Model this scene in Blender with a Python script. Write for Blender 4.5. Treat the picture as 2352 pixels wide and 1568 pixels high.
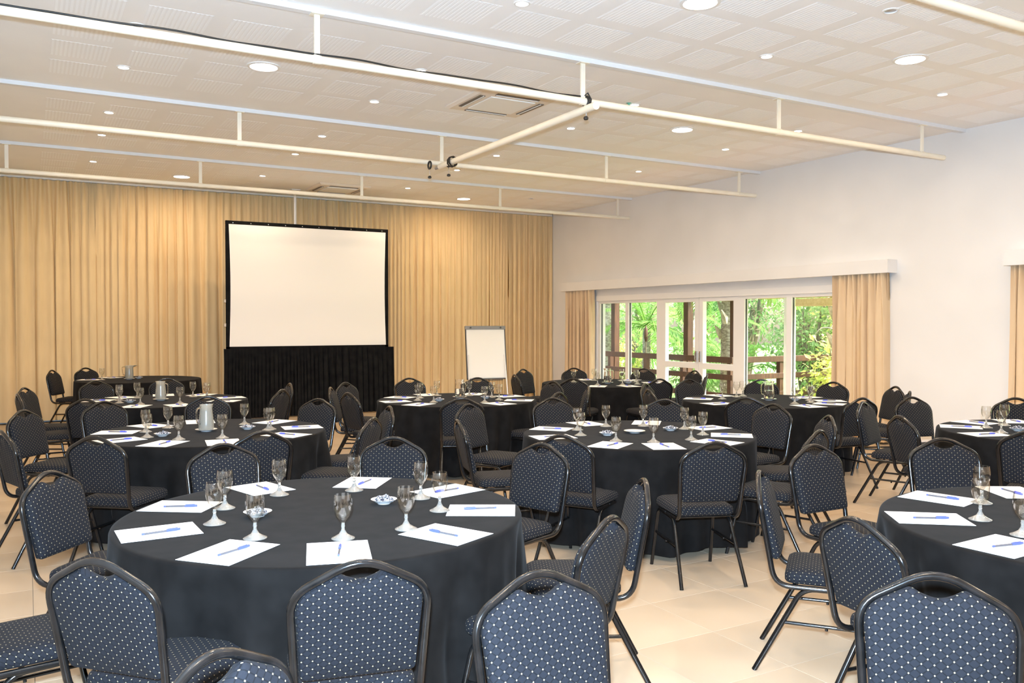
import bpy, math, random
from math import sin, cos, pi, radians, sqrt, atan2, hypot
from mathutils import Vector, Matrix

# ------------------------------------------------------------------ scene, camera, world, flash, exposure
for o in list(bpy.data.objects):
    bpy.data.objects.remove(o, do_unlink=True)
SC = bpy.context.scene
COL = SC.collection
EYE = 1.617
cam_d = bpy.data.cameras.new('camera')
cam_d.sensor_width = 36.0
cam_d.lens = 1952.2 / 2352 * 36.0
cam_d.clip_start = 0.05
cam_d.clip_end = 200
cam = bpy.data.objects.new('camera', cam_d)
COL.objects.link(cam)
cam.location = (0, 0, EYE)
cam.rotation_euler = (radians(90 - 1.2556), 0, radians(-29.743))
SC.camera = cam

W = bpy.data.worlds.new('sky')
SC.world = W
W.use_nodes = True
nt = W.node_tree
bg = nt.nodes['Background']
sky = nt.nodes.new('ShaderNodeTexSky')
sky.sky_type = 'NISHITA'
sky.sun_disc = False
sky.sun_elevation = radians(48)
sky.sun_rotation = radians(120)
sky.air_density = 1.0
sky.dust_density = 4.0
nt.links.new(sky.outputs[0], bg.inputs[0])
bg.inputs[1].default_value = 1.6

sun_d = bpy.data.lights.new('sun', 'SUN')
sun_d.energy = 16.0
sun_d.angle = radians(6)
sun_d.color = (1, .96, .86)
sun = bpy.data.objects.new('sun', sun_d)
COL.objects.link(sun)
sun.rotation_euler = (radians(38), 0, radians(37))

# the photographer's flash, just above the camera
fl_d = bpy.data.lights.new('camera_flash', 'SPOT')
fl_d.energy = 2400
fl_d.color = (.54, .76, 1.0)
fl_d.spot_size = radians(112)
fl_d.spot_blend = .6
fl_d.shadow_soft_size = .035
flash = bpy.data.objects.new('camera_flash', fl_d)
COL.objects.link(flash)
flash.location = (-.03, -.02, EYE + .14)
flash.rotation_euler = (radians(90 + 6), 0, radians(-29.743))

LAMP_COL = (1.0, .755, .495)
SMALL_W, BIG_W = 14.0, 29.0

vs = SC.view_settings
vs.view_transform = 'Standard'
vs.look = 'None'
vs.gamma = 1.0
vs.use_curve_mapping = False
vs.exposure = 0.08
# light paths: let light bounce round the white room, no caustic noise
SC.cycles.max_bounces = 8
SC.cycles.diffuse_bounces = 4
SC.cycles.glossy_bounces = 3
SC.cycles.transmission_bounces = 7
SC.cycles.caustics_reflective = False
SC.cycles.caustics_refractive = False

# ------------------------------------------------------------------ helpers
RND = random.Random(7)
def tag(o, label=None, cat=None, group=None, kind=None):
    if label: o['label'] = label
    if cat: o['category'] = cat
    if group: o['group'] = group
    if kind: o['kind'] = kind
    return o

class MB:
    """collects vertices and faces for one mesh"""
    def __init__(s):
        s.v = []; s.f = []; s.uv = {}
    def add(s, vs_, fs_, uvs=None):
        b = len(s.v)
        s.v += [tuple(p) for p in vs_]
        for i, f in enumerate(fs_):
            if uvs: s.uv[len(s.f)] = uvs[i]
            s.f.append(tuple(b + k for k in f))
        return s
    def box(s, x0, x1, y0, y1, z0, z1):
        return s.add([(x0,y0,z0),(x1,y0,z0),(x1,y1,z0),(x0,y1,z0),(x0,y0,z1),(x1,y0,z1),(x1,y1,z1),(x0,y1,z1)],
                     [(3,2,1,0),(4,5,6,7),(0,1,5,4),(1,2,6,5),(2,3,7,6),(3,0,4,7)])
    def cbox(s, x0, x1, y0, y1, z0, z1, c=.004):
        """box whose top and side edges are chamfered"""
        return s.loft([[(x0+c,y0+c,z0),(x1-c,y0+c,z0),(x1-c,y1-c,z0),(x0+c,y1-c,z0)],
                       [(x0,y0,z0+c),(x1,y0,z0+c),(x1,y1,z0+c),(x0,y1,z0+c)],
                       [(x0,y0,z1-c),(x1,y0,z1-c),(x1,y1,z1-c),(x0,y1,z1-c)],
                       [(x0+c,y0+c,z1),(x1-c,y0+c,z1),(x1-c,y1-c,z1),(x0+c,y1-c,z1)]])
    def loft(s, rings, cap0=True, cap1=True):
        n = len(rings[0]); b = len(s.v)
        for r in rings: s.v += [tuple(p) for p in r]
        for i in range(len(rings)-1):
            for j in range(n):
                k = (j+1) % n
                s.f.append((b+i*n+j, b+i*n+k, b+(i+1)*n+k, b+(i+1)*n+j))
        if cap0: s.f.append(tuple(b+j for j in reversed(range(n))))
        if cap1: s.f.append(tuple(b+(len(rings)-1)*n+j for j in range(n)))
        return s
    def lathe(s, prof, seg=24, c=(0,0,0), cap0=False, cap1=False):
        return s.loft([[(c[0]+r*cos(2*pi*j/seg), c[1]+r*sin(2*pi*j/seg), c[2]+z) for j in range(seg)] for r, z in prof], cap0, cap1)
    def tube(s, path, r=.01, sides=8, closed=False, cap=True):
        P = [Vector(p) for p in path]; n = len(P)
        T = []
        for i in range(n):
            a = P[i-1] if (i > 0 or closed) else P[i]
            b = P[(i+1) % n] if (i < n-1 or closed) else P[i]
            T.append((b-a).normalized())
        up = Vector((0,0,1)) if abs(T[0].z) < .9 else Vector((1,0,0))
        N = (up - T[0]*up.dot(T[0])).normalized()
        rings = []
        for i in range(n):
            N = (N - T[i]*N.dot(T[i])).normalized()
            B = T[i].cross(N)
            rr = r[i] if isinstance(r, (list, tuple)) else r
            rings.append([tuple(P[i] + (N*cos(2*pi*j/sides) + B*sin(2*pi*j/sides))*rr) for j in range(sides)])
        if closed: rings.append(rings[0])
        return s.loft(rings, cap and not closed, cap and not closed)
    def mesh(s, name, mat, smooth=None):
        m = bpy.data.meshes.new(name)
        m.from_pydata(s.v, [], s.f)
        if s.uv:
            ul = m.uv_layers.new(name='UVMap')
            for p in m.polygons:
                u = s.uv.get(p.index)
                if u:
                    for li, c in zip(p.loop_indices, u): ul.data[li].uv = c
        if mat: m.materials.append(mat)
        if smooth is not None:
            m.polygons.foreach_set('use_smooth', [True]*len(m.polygons))
            m.set_sharp_from_angle(angle=radians(smooth))
        m.update()
        return m
    def build(s, name, mat, parent=None, smooth=None):
        return link(name, s.mesh(name, mat, smooth), parent)

def link(name, mesh, parent=None, loc=None, rz=0):
    o = bpy.data.objects.new(name, mesh)
    COL.objects.link(o)
    if parent: o.parent = parent
    if loc: o.location = loc
    if rz: o.rotation_euler = (0, 0, rz)
    return o
def empty(name, loc=(0,0,0), rz=0):
    o = bpy.data.objects.new(name, None)
    o.empty_display_size = .05
    COL.objects.link(o)
    o.location = loc
    o.rotation_euler = (0, 0, rz)
    return o
def copy_tree(o, parent=None):
    c = o.copy()
    COL.objects.link(c)
    c.parent = parent
    for ch in KIDS.get(o.name, []): copy_tree(ch, c)
    return c
KIDS = {}
def index_children(root):
    KIDS[root.name] = [o for o in COL.objects if o.parent == root]
    for k in KIDS[root.name]: KIDS[k.name] = [o for o in COL.objects if o.parent == k]
def fillet(pts, rad, n=6):
    """rounds the corners of a polyline"""
    P = [Vector(p) for p in pts]; out = [P[0]]
    for i in range(1, len(P)-1):
        r = rad[i] if isinstance(rad, (list, tuple)) else rad
        a = (P[i-1]-P[i]); b = (P[i+1]-P[i])
        ta = min(r, a.length*.48); tb = min(r, b.length*.48)
        A = P[i]+a.normalized()*ta; B = P[i]+b.normalized()*tb
        for k in range(n+1):
            t = k/n
            out.append(A*(1-t)**2 + P[i]*2*t*(1-t) + B*t*t)
    out.append(P[-1])
    return out

# ------------------------------------------------------------------ materials
def mat(name, col, rough=.6, metal=0, spec=.5, **kw):
    m = bpy.data.materials.new(name)
    m.use_nodes = True
    b = m.node_tree.nodes['Principled BSDF']
    b.inputs['Base Color'].default_value = (*col, 1)
    b.inputs['Roughness'].default_value = rough
    b.inputs['Metallic'].default_value = metal
    b.inputs['Specular IOR Level'].default_value = spec
    for k, v in kw.items():
        b.inputs[k.replace('_', ' ')].default_value = v
    return m
def noise_mat(name, c1, c2, scale=5, rough=.6, detail=4, bump=0, bscale=None, spec=.5, stretch=(1,1,1), coord='Object', lo=.35, hi=.65, **kw):
    m = mat(name, c1, rough, spec=spec, **kw)
    nt = m.node_tree; b = nt.nodes['Principled BSDF']
    tc = nt.nodes.new('ShaderNodeTexCoord'); mp = nt.nodes.new('ShaderNodeMapping')
    mp.inputs['Scale'].default_value = stretch
    nt.links.new(tc.outputs[coord], mp.inputs[0])
    nz = nt.nodes.new('ShaderNodeTexNoise')
    nz.inputs['Scale'].default_value = scale; nz.inputs['Detail'].default_value = detail
    nt.links.new(mp.outputs[0], nz.inputs[0])
    cr = nt.nodes.new('ShaderNodeValToRGB')
    cr.color_ramp.elements[0].position = lo; cr.color_ramp.elements[1].position = hi
    cr.color_ramp.elements[0].color = (*c1, 1); cr.color_ramp.elements[1].color = (*c2, 1)
    nt.links.new(nz.outputs[0], cr.inputs[0]); nt.links.new(cr.outputs[0], b.inputs['Base Color'])
    if bump:
        n2 = nt.nodes.new('ShaderNodeTexNoise'); n2.inputs['Scale'].default_value = bscale or scale
        nt.links.new(mp.outputs[0], n2.inputs[0])
        bp = nt.nodes.new('ShaderNodeBump'); bp.inputs['Strength'].default_value = bump; bp.inputs['Distance'].default_value = .01
        nt.links.new(n2.outputs[0], bp.inputs['Height']); nt.links.new(bp.outputs[0], b.inputs['Normal'])
    return m
def emit(name, col, s):
    m = bpy.data.materials.new(name); m.use_nodes = True
    nt = m.node_tree
    e = nt.nodes.new('ShaderNodeEmission')
    e.inputs[0].default_value = (*col, 1); e.inputs[1].default_value = s
    nt.links.new(e.outputs[0], nt.nodes['Material Output'].inputs[0])
    return m
def mnode(nt, op, a, b=None, c=None):
    n = nt.nodes.new('ShaderNodeMath'); n.operation = op
    for i, v in enumerate((a, b, c)):
        if v is None: continue
        if isinstance(v, (int, float)): n.inputs[i].default_value = v
        else: nt.links.new(v, n.inputs[i])
    return n.outputs[0]
def dotted_fabric(name, base, line, dot, a=.0335, b=.028, r=.0024):
    """woven upholstery: diamond lattice with a pale dot on every crossing"""
    m = mat(name, base, .85, spec=.25)
    nt = m.node_tree; bs = nt.nodes['Principled BSDF']
    bs.inputs['Sheen Weight'].default_value = .008
    bs.inputs['Sheen Roughness'].default_value = .5
    uv = nt.nodes.new('ShaderNodeUVMap'); sp = nt.nodes.new('ShaderNodeSeparateXYZ')
    nt.links.new(uv.outputs[0], sp.inputs[0])
    u = mnode(nt, 'DIVIDE', sp.outputs[0], a); v = mnode(nt, 'DIVIDE', sp.outputs[1], b)
    def dist(off):
        fu = mnode(nt, 'MULTIPLY', mnode(nt, 'SUBTRACT', mnode(nt, 'FRACT', mnode(nt, 'ADD', u, off)), .5), a)
        fv = mnode(nt, 'MULTIPLY', mnode(nt, 'SUBTRACT', mnode(nt, 'FRACT', mnode(nt, 'ADD', v, off)), .5), b)
        return mnode(nt, 'SQRT', mnode(nt, 'ADD', mnode(nt, 'MULTIPLY', fu, fu), mnode(nt, 'MULTIPLY', fv, fv)))
    d = mnode(nt, 'MINIMUM', dist(10.5), dist(10.0))
    mask = mnode(nt, 'LESS_THAN', d, r)
    def ln(x):
        return mnode(nt, 'ABSOLUTE', mnode(nt, 'SUBTRACT', mnode(nt, 'FRACT', mnode(nt, 'ADD', x, 20.5)), .5))
    l = mnode(nt, 'MINIMUM', ln(mnode(nt, 'ADD', u, v)), ln(mnode(nt, 'SUBTRACT', u, v)))
    lm = mnode(nt, 'LESS_THAN', l, .07)
    tc = nt.nodes.new('ShaderNodeTexCoord'); nz = nt.nodes.new('ShaderNodeTexNoise')
    nz.inputs['Scale'].default_value = 260; nt.links.new(tc.outputs['Object'], nz.inputs[0])
    mx0 = nt.nodes.new('ShaderNodeMixRGB'); mx0.inputs[1].default_value = (*base, 1); mx0.inputs[2].default_value = tuple(c*1.7 for c in base)+(1,)
    nt.links.new(nz.outputs[0], mx0.inputs[0])
    mx1 = nt.nodes.new('ShaderNodeMixRGB'); mx1.inputs[2].default_value = (*line, 1)
    nt.links.new(lm, mx1.inputs[0]); nt.links.new(mx0.outputs[0], mx1.inputs[1])
    mx2 = nt.nodes.new('ShaderNodeMixRGB'); mx2.inputs[2].default_value = (*dot, 1)
    nt.links.new(mask, mx2.inputs[0]); nt.links.new(mx1.outputs[0], mx2.inputs[1])
    nt.links.new(mx2.outputs[0], bs.inputs['Base Color'])
    return m
def glass_mat(name, tint=(1,1,1), rough=0.0, ior=1.45):
    m = mat(name, tint, rough, spec=.5)
    b = m.node_tree.nodes['Principled BSDF']
    b.inputs['Transmission Weight'].default_value = 1; b.inputs['IOR'].default_value = ior
    return m
def pane_mat(name, base=.025, edge=.5, power=5, tint=(.95, .97, .96)):
    m = bpy.data.materials.new(name); m.use_nodes = True
    nt = m.node_tree; nt.nodes.remove(nt.nodes['Principled BSDF'])
    t = nt.nodes.new('ShaderNodeBsdfTransparent'); t.inputs[0].default_value = (*tint, 1)
    g = nt.nodes.new('ShaderNodeBsdfGlossy'); g.inputs['Roughness'].default_value = .02
    mx = nt.nodes.new('ShaderNodeMixShader'); lw = nt.nodes.new('ShaderNodeLayerWeight'); lw.inputs[0].default_value = .5
    fac = mnode(nt, 'ADD', mnode(nt, 'MULTIPLY', mnode(nt, 'POWER', lw.outputs['Facing'], power), edge), base)
    nt.links.new(fac, mx.inputs[0]); nt.links.new(t.outputs[0], mx.inputs[1]); nt.links.new(g.outputs[0], mx.inputs[2])
    nt.links.new(mx.outputs[0], nt.nodes['Material Output'].inputs[0])
    return m
def leaf_mat(name, c1, c2, trans=.55):
    m = bpy.data.materials.new(name); m.use_nodes = True
    nt = m.node_tree; b = nt.nodes['Principled BSDF']; b.inputs['Roughness'].default_value = .5
    tc = nt.nodes.new('ShaderNodeTexCoord'); nz = nt.nodes.new('ShaderNodeTexNoise'); nz.inputs['Scale'].default_value = 3.5
    nt.links.new(tc.outputs['Object'], nz.inputs[0])
    cr = nt.nodes.new('ShaderNodeValToRGB'); cr.color_ramp.elements[0].position = .38; cr.color_ramp.elements[1].position = .62
    cr.color_ramp.elements[0].color = (*c1, 1); cr.color_ramp.elements[1].color = (*c2, 1)
    nt.links.new(nz.outputs[0], cr.inputs[0]); nt.links.new(cr.outputs[0], b.inputs['Base Color'])
    tl = nt.nodes.new('ShaderNodeBsdfTranslucent'); nt.links.new(cr.outputs[0], tl.inputs[0])
    mx = nt.nodes.new('ShaderNodeMixShader'); mx.inputs[0].default_value = trans
    nt.links.new(b.outputs[0], mx.inputs[1]); nt.links.new(tl.outputs[0], mx.inputs[2])
    nt.links.new(mx.outputs[0], nt.nodes['Material Output'].inputs[0])
    return m

M = dict(
    wall=noise_mat('wall_paint', (.80,.785,.765), (.83,.815,.795), 1.5, .75, detail=1, spec=.2),
    ceil=noise_mat('ceiling_plaster', (.905,.895,.885), (.925,.915,.905), 2, .8, detail=1, spec=.2),
    perf=mat('perforated_field', (.905,.895,.885), .85, spec=.1),
    slot=mat('perforation_strip', (.962,.962,.962), .8, spec=.1),
    strip=mat('ceiling_channel', (.80,.81,.83), .6),
    tile=None,
    curtain=noise_mat('curtain_cloth', (.76,.56,.31), (.80,.595,.335), 3, .85, spec=.15, stretch=(4,4,.8), detail=2),
    wcurtain=noise_mat('window_curtain_cloth', (.71,.53,.335), (.74,.56,.36), 3, .85, spec=.15, stretch=(4,4,.8), detail=2),
    black=noise_mat('black_tablecloth', (.0076,.0069,.0066), (.0118,.0108,.0104), 9, .85, spec=.06, detail=2, Sheen_Weight=.028, Sheen_Roughness=.4),
    skirt=noise_mat('black_skirt_cloth', (.006,.006,.007), (.012,.012,.012), 8, .9, spec=.1),
    fabric=dotted_fabric('dotted_navy_fabric', (.0072,.0081,.0115), (.0032,.0036,.0052), (.30,.25,.165)),
    frame=noise_mat('black_chair_metal', (.005,.005,.005), (.011,.010,.010), 20, .17, spec=.5),
    wood=mat('table_board', (.35,.24,.14), .6),
    steel=mat('steel_leg', (.5,.5,.5), .35, 1),
    paper=mat('white_paper', (.90,.89,.88), .7, spec=.2),
    penblue=mat('blue_plastic', (.07,.10,.55), .35),
    penclear=mat('clear_barrel', (.10,.10,.115), .25),
    glass=glass_mat('clear_glass'),
    goblet=pane_mat('thin_goblet_glass', .075, .65, 2.6, (.98, .98, .97)),
    jug=glass_mat('jug_glass', (1,1,1), .02),
    frost=None,
    china=mat('white_china', (.86,.86,.86), .12, spec=.6),
    candy=noise_mat('candy_wrappers', (.55,.55,.58), (.03,.035,.06), 110, .25, spec=.8, lo=.44, hi=.54),
    pipe=noise_mat('cream_pipe_paint', (.86,.80,.66), (.90,.85,.73), 4, .45, spec=.4),
    cable=mat('black_rubber', (.012,.012,.012), .5),
    lampring=mat('lamp_ring', (.85,.84,.82), .4),
    lamp=emit('lit_lamp', (1, .93, .80), 14),
    chrome=mat('chrome', (.7,.7,.72), .15, 1),
    dead=mat('unlit_lamp', (.35,.36,.38), .2, .6),
    acbody=mat('air_unit_plastic', (.80,.72,.62), .5),
    acpanel=mat('air_unit_grille', (.88,.88,.86), .5),
    acslot=mat('air_unit_slot', (.16,.13,.10), .7),
    screen=mat('projection_cloth', (.88,.855,.83), .9, spec=.05),
    sprink=mat('green_sprinkler', (.12,.42,.30), .4),
    grey=mat('grey_metal', (.28,.29,.31), .4, .6),
    darkgrey=mat('dark_grey_plastic', (.06,.065,.07), .5),
    whitemetal=mat('white_powder_coat', (.84,.82,.80), .4),
    winframe=mat('white_window_frame', (.84,.83,.82), .35),
    pane=pane_mat('window_pane'),
    timber=noise_mat('brown_timber', (.045,.018,.010), (.095,.038,.019), 6, .6, stretch=(8,8,.8)),
    beam=noise_mat('pale_timber', (.62,.45,.22), (.72,.55,.30), 4, .6, stretch=(1,8,8)),
    deck=noise_mat('deck_boards', (.22,.12,.07), (.32,.19,.11), 5, .6, stretch=(12,.5,1)),
    soil=noise_mat('lawn', (.10,.20,.03), (.22,.34,.07), 2, .9),
    trunk=noise_mat('palm_bark', (.20,.17,.14), (.52,.47,.41), 7, .9, bump=.6, stretch=(2,2,5)),
    bark=noise_mat('tree_bark', (.14,.10,.07), (.30,.24,.18), 8, .9, stretch=(3,3,1)),
    husk=noise_mat('dry_leaf_base', (.30,.25,.20), (.62,.55,.46), 9, .8),
    palm=leaf_mat('palm_leaf', (.17,.36,.07), (.34,.54,.14)),
    leafd=leaf_mat('dark_leaf', (.12,.26,.08), (.26,.42,.14)),
    leafg=leaf_mat('green_leaf', (.28,.42,.17), (.48,.60,.28)),
    leafy=leaf_mat('yellow_leaf', (.52,.58,.16), (.76,.72,.26)),
    leafo=leaf_mat('olive_leaf', (.40,.42,.20), (.58,.56,.30)),
    dry=leaf_mat('dry_leaf', (.34,.25,.16), (.48,.38,.26)),
)
m = noise_mat('floor_tile', (.535,.41,.285), (.585,.455,.325), 1.3, .26, detail=2, spec=.5)
nt = m.node_tree; b = nt.nodes['Principled BSDF']
oi = nt.nodes.new('ShaderNodeObjectInfo'); hs = nt.nodes.new('ShaderNodeHueSaturation')
src = b.inputs['Base Color'].links[0].from_socket
nt.links.new(src, hs.inputs['Color'])
nt.links.new(mnode(nt, 'ADD', mnode(nt, 'MULTIPLY', oi.outputs['Random'], .07), .965), hs.inputs['Value'])
nt.links.new(hs.outputs[0], b.inputs['Base Color'])
M['tile'] = m
m = mat('cloudy_cold_water', (.90,.88,.78), .22)
m.node_tree.nodes['Principled BSDF'].inputs['Transmission Weight'].default_value = .72
M['frost'] = m
m = mat('pressed_foot_light_tint', (.90,.87,.80), .10)  # milky base colour paints in flash and ceiling reflections on the glass foot
m.node_tree.nodes['Principled BSDF'].inputs['Transmission Weight'].default_value = .78
M['foot'] = m

# ------------------------------------------------------------------ room shell
XL, XR, YF, YB, ZC = -.50, 10.0, -3.2, 15.98, 3.985
floor = MB().box(XL-.2, XR+.2, YF-.2, YB+.2, -.30, -.012).build('floor', mat('tile_grout', (.36,.31,.25), .9))
tag(floor, kind='structure')
P_ = .515; G_ = .0010
tm = MB()
h = P_/2 - G_
tm.loft([[(-h,-h,-.011),(h,-h,-.011),(h,h,-.011),(-h,h,-.011)],
         [(-h,-h,-.0006),(h,-h,-.0006),(h,h,-.0006),(-h,h,-.0015)],
         [(-h+.0006,-h+.0006,0),(h-.0006,-h+.0006,0),(h-.0006,h-.0006,0),(-h+.0006,h-.0006,0)]], cap0=False)
tile_mesh = tm.mesh('floor_tile', M['tile'])
cells = []
ix0, ix1 = math.floor((XL-.017)/P_), math.ceil((XR-.017)/P_)
iy0, iy1 = math.floor((YF-.225)/P_), math.ceil((YB-.225)/P_)
for i in range(ix0, ix1):
    for j in range(iy0, iy1):
        cx, cy = .017+(i+.5)*P_, .225+(j+.5)*P_
        if cx-h < XL or cx+h > XR or cy+h > YB or cy-h < YF: continue
        dz = cx*sin(radians(29.743)) + cy*cos(radians(29.743)); dx = cx*cos(radians(29.743)) - cy*sin(radians(29.743))
        seen = dz > 2.4 and abs(dx) < dz*.66 + .3
        cells.append((0 if seen else 1, dz, cx, cy))
cells.sort()
rest = MB()
for n, (k, dz, cx, cy) in enumerate(cells):
    if n < 290: link('floor_tile', tile_mesh, floor, (cx, cy, 0))
    else: rest.add([(x+cx, y+cy, z) for x, y, z in tm.v], tm.f)
# narrow cut tiles along the walls
xa = .017 + (ix0+1)*P_ if .017+ix0*P_+G_ < XL else .017+ix0*P_
rest.box(XL, min(c[2] for c in cells)-h-2*G_, YF, YB, -.011, 0)
rest.box(max(c[2] for c in cells)+h+2*G_, XR, YF, YB, -.011, 0)
o = rest.build('floor_tile_field', M['tile'], floor)
tag(o, kind='stuff')

ceiling = MB().box(XL-.2, XR+.2, YF-.2, YB+.2, ZC, ZC+.2).build('ceiling', M['ceil'])
tag(ceiling, kind='structure')
tag(MB().box(XL-.2, XL, YF-.2, YB+.2, -.3, ZC).build('wall_left', M['wall']), kind='structure')
tag(MB().box(XL-.2, XR+.2, YB, YB+.2, -.3, ZC).build('wall_back', M['wall']), kind='structure')
tag(MB().box(XL-.2, XR+.2, YF-.2, YF, -.3, ZC).build('wall_front', M['wall']), kind='structure')
WY0, WY1, WH = 7.55, 14.06, 2.09          # glazed opening in the right wall
wr = MB()
V0, V1 = 1.30, 5.15                          # second glazed opening, at the picture's right edge
wr.box(XR, XR+.22, YF-.2, V0, -.3, ZC).box(XR, XR+.22, V1, WY0, -.3, ZC).box(XR, XR+.22, V0, V1, WH, ZC).box(XR, XR+.22, WY1, YB+.2, -.3, ZC).box(XR, XR+.22, WY0, WY1, WH, ZC)
tag(wr.build('wall_right', M['wall']), kind='structure')

# ceiling: perforated fields between the channels, channels above the pipes
PIPE_Y = [3.30, 6.35, 9.70, 12.95]
pm = MB(); a = .235
pm.box(-a, a, -a, a, -.0008, 0)
for k in range(14):
    x = -a + (k+.5)*2*a/14
    pm.box(x-.009, x+.009, -a+.008, a-.008, -.0018, -.0008)
perf = pm.mesh('perforated_panel', M['perf']); perf.materials.append(M['slot'])
for p in perf.polygons:
    if p.index >= 6: p.material_index = 1
AC = [(4.45, 8.02), (4.78, 14.55), (4.45, 1.5)]
LIGHT_X = [.80, 3.25, 5.77, 8.30]
def blocked(x, y):
    return any(abs(x-ax) < .72 and abs(y-ay) < .72 for ax, ay in AC)
npan = 0
for yb in PIPE_Y:
    for r in range(4):
        y = yb + (.70 if yb < 4 else .77) + .612*r
        if y > YB-.5: continue
        for k in range(16):
            x = .44 + .612*k
            if blocked(x, y) or npan >= 298: continue
            link('perforated_panel', perf, ceiling, (x, y, ZC)); npan += 1
for i, y in enumerate([-.25] + PIPE_Y):
    o = MB().box(XL, XR, y-.035, y+.035, ZC-.040, ZC).build('trim_%d' % (i+1), M['strip'])
    tag(o, kind='structure')

# ------------------------------------------------------------------ ceiling lamps
def lathe_mesh(name, prof, mt, seg=24, smooth=40, **k):
    return MB().lathe(prof, seg, **k).mesh(name, mt, smooth)
def hour_less(n): return n
ring_s = lathe_mesh('lamp_ring', [(.062,0),(.062,-.006),(.048,-.008),(.045,0)], M['lampring'])
lens_s = lathe_mesh('lamp_lens', [(.0455,-.0006),(.030,-.004),(.0001,-.005)], M['lamp'])
dead_s = lathe_mesh('lamp_lens', [(.0455,-.0006),(.030,-.004),(.0001,-.005)], M['dead'])
ring_b = lathe_mesh('lamp_ring', [(.150,0),(.150,-.008),(.125,-.012),(.120,0)], M['lampring'], 32)
lens_b = lathe_mesh('lamp_lens', [(.1205,-.002),(.08,-.008),(.0001,-.010)], M['lamp'], 32)
ld_s = bpy.data.lights.new('small_lamp_light', 'AREA'); ld_s.shape = 'DISK'; ld_s.size = .085; ld_s.energy = SMALL_W; ld_s.color = LAMP_COL; ld_s.spread = radians(175)
ld_b = bpy.data.lights.new('large_lamp_light', 'AREA'); ld_b.shape = 'DISK'; ld_b.size = .22; ld_b.energy = BIG_W; ld_b.color = LAMP_COL; ld_b.spread = radians(175)
ld_w = ld_s.copy(); ld_w.energy = SMALL_W*.42          # dimmer spots beside the right wall
ld_c = ld_b.copy(); ld_c.energy = BIG_W*.65           # dimmer pair beside the curtain
def lamp(x, y, big, lit, label, group):
    r = empty('recessed_lamp' if big else 'recessed_spotlight', (x, y, ZC))
    link('lamp_ring', ring_b if big else ring_s, r)
    link('lamp_lens', lens_b if big else (lens_s if lit else dead_s), r)
    if lit:
        L = bpy.data.objects.new('lamp_light', (ld_c if y > 14 else ld_b) if big else (ld_w if x > 8 else ld_s))
        COL.objects.link(L); L.parent = r; L.location = (0, 0, -.02)
    tag(r, label, 'ceiling lamp', group)
ROWN = {5.48: 'just in front of the first cream pipe', 7.40: 'just behind the first cream pipe', 8.67: 'midway between the first and second cream pipes',
        10.60: 'just behind the second cream pipe', 11.90: 'midway between the second and third cream pipes', 13.92: 'between the third cream pipe and the curtain',
        4.22: 'at the top edge before the first cream pipe', 1.9: 'added out of view above the camera', .6: 'added out of view behind the camera', -1.6: 'added out of view at the room rear'}  # the out-of-view rows carry on the grid, added for more light
COLN = ['leftmost', 'centre-left', 'centre-right', 'rightmost']
for y, nm in ROWN.items():
    for k, x in enumerate(LIGHT_X):
        if y in (1.9, .6, -1.6) and k in (0, 2) and y != .6: pass
        lit = (k, y) not in ((0, 7.40), (2, 4.22), (3, 13.92), (3, 11.90))
        if (k, y) in ((3, 11.90), (1, 4.22), (0, 4.22)): continue
        lamp(x + .013*(y-8), y, False, lit, '%s small %s spotlight of the row %s' % ('lit' if lit else 'unlit', COLN[k], nm), 'small ceiling spotlights')
for x, y, t in ((1.93, 8.0, 'large round lit lamp behind the first pipe at left'), (4.35, 4.81, 'large round lit lamp cut by the top edge'),
                (6.92, 4.9, 'large round lit lamp at upper right before the first pipe'), (7.0, 8.05, 'large round lit lamp behind the first pipe at right'),
                (2.21, 14.64, 'large round lit lamp near the curtain at left'), (7.27, 14.58, 'large round lit lamp near the curtain at right'),
                (1.9, 4.75, 'large round lit lamp added above the front-left table, out of view'), (2.0, 11.3, 'large round lit lamp between second and third pipes at left'),
                (1.93, 1.4, 'large round lit lamp added above the camera, out of view'), (7.0, 1.4, 'large round lit lamp added at the room rear, out of view'), (4.4, -1.6, 'large round lit lamp added behind the camera, out of view')):  # large lamps outside the frame are added to brighten the room
    if (x, y) == (2.0, 11.3): continue
    lamp(x, y, True, True, t, 'large ceiling lamps')

# ------------------------------------------------------------------ pipes, cross arm, cable, clamps
def cyl_y(mb, y0, y1, x, z, r, n=12): mb.tube([(x,y0,z),(x,y1,z)], r, n)
PN = ['nearest', 'first', 'second', 'third']
HX = [[], [-.45, 1.93, 4.36, 6.83, 9.20], [-.40, 2.07, 4.53, 7.06, 9.58], [-.2, 2.21, 4.65, 7.16, 9.69]]
HX[0] = [.0, 1.9, 4.3, 6.8, 9.1]
PZ = 3.605
PEND = [9.4, 9.62, 9.93, 9.96]
for i, y in enumerate(PIPE_Y):
    r = empty('lighting_pipe', (0, y, PZ))
    pb = MB().tube([(XL+.02,0,0),(PEND[i],0,0)], .030, 16)
    for x in (1.1, 3.0, 5.4, 7.9):
        pb.lathe([(.031,0),(.032,.004)], 16)          # placeholder rings removed below
    pb = MB().tube([(XL+.02,0,0),(PEND[i],0,0)], .030, 16)
    pb.build('pipe', M['pipe'], r, 40)
    for x in HX[i]:
        hb = MB().cbox(x-.022, x+.022, -.008, .008, .02, ZC-PZ-.040, .002)
        hb.cbox(x-.05, x+.05, -.04, .04, ZC-PZ-.046, ZC-PZ-.040, .001)
        hb.tube([(x-.03,0,0),(x+.03,0,0)], .034, 14)
        hb.build('hanger', M['pipe'], r, 35)
    tag(r, ['cream pipe at the top right corner, nearest the camera', 'cream hanging pipe with a black cable, first across the ceiling',
            'cream hanging pipe carrying the far end of the cross arm', 'cream hanging pipe nearest the beige curtain'][i], 'pipe', 'ceiling lighting pipes')
r = empty('cross_arm', (4.40, 6.2, PZ-.065))
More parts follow.
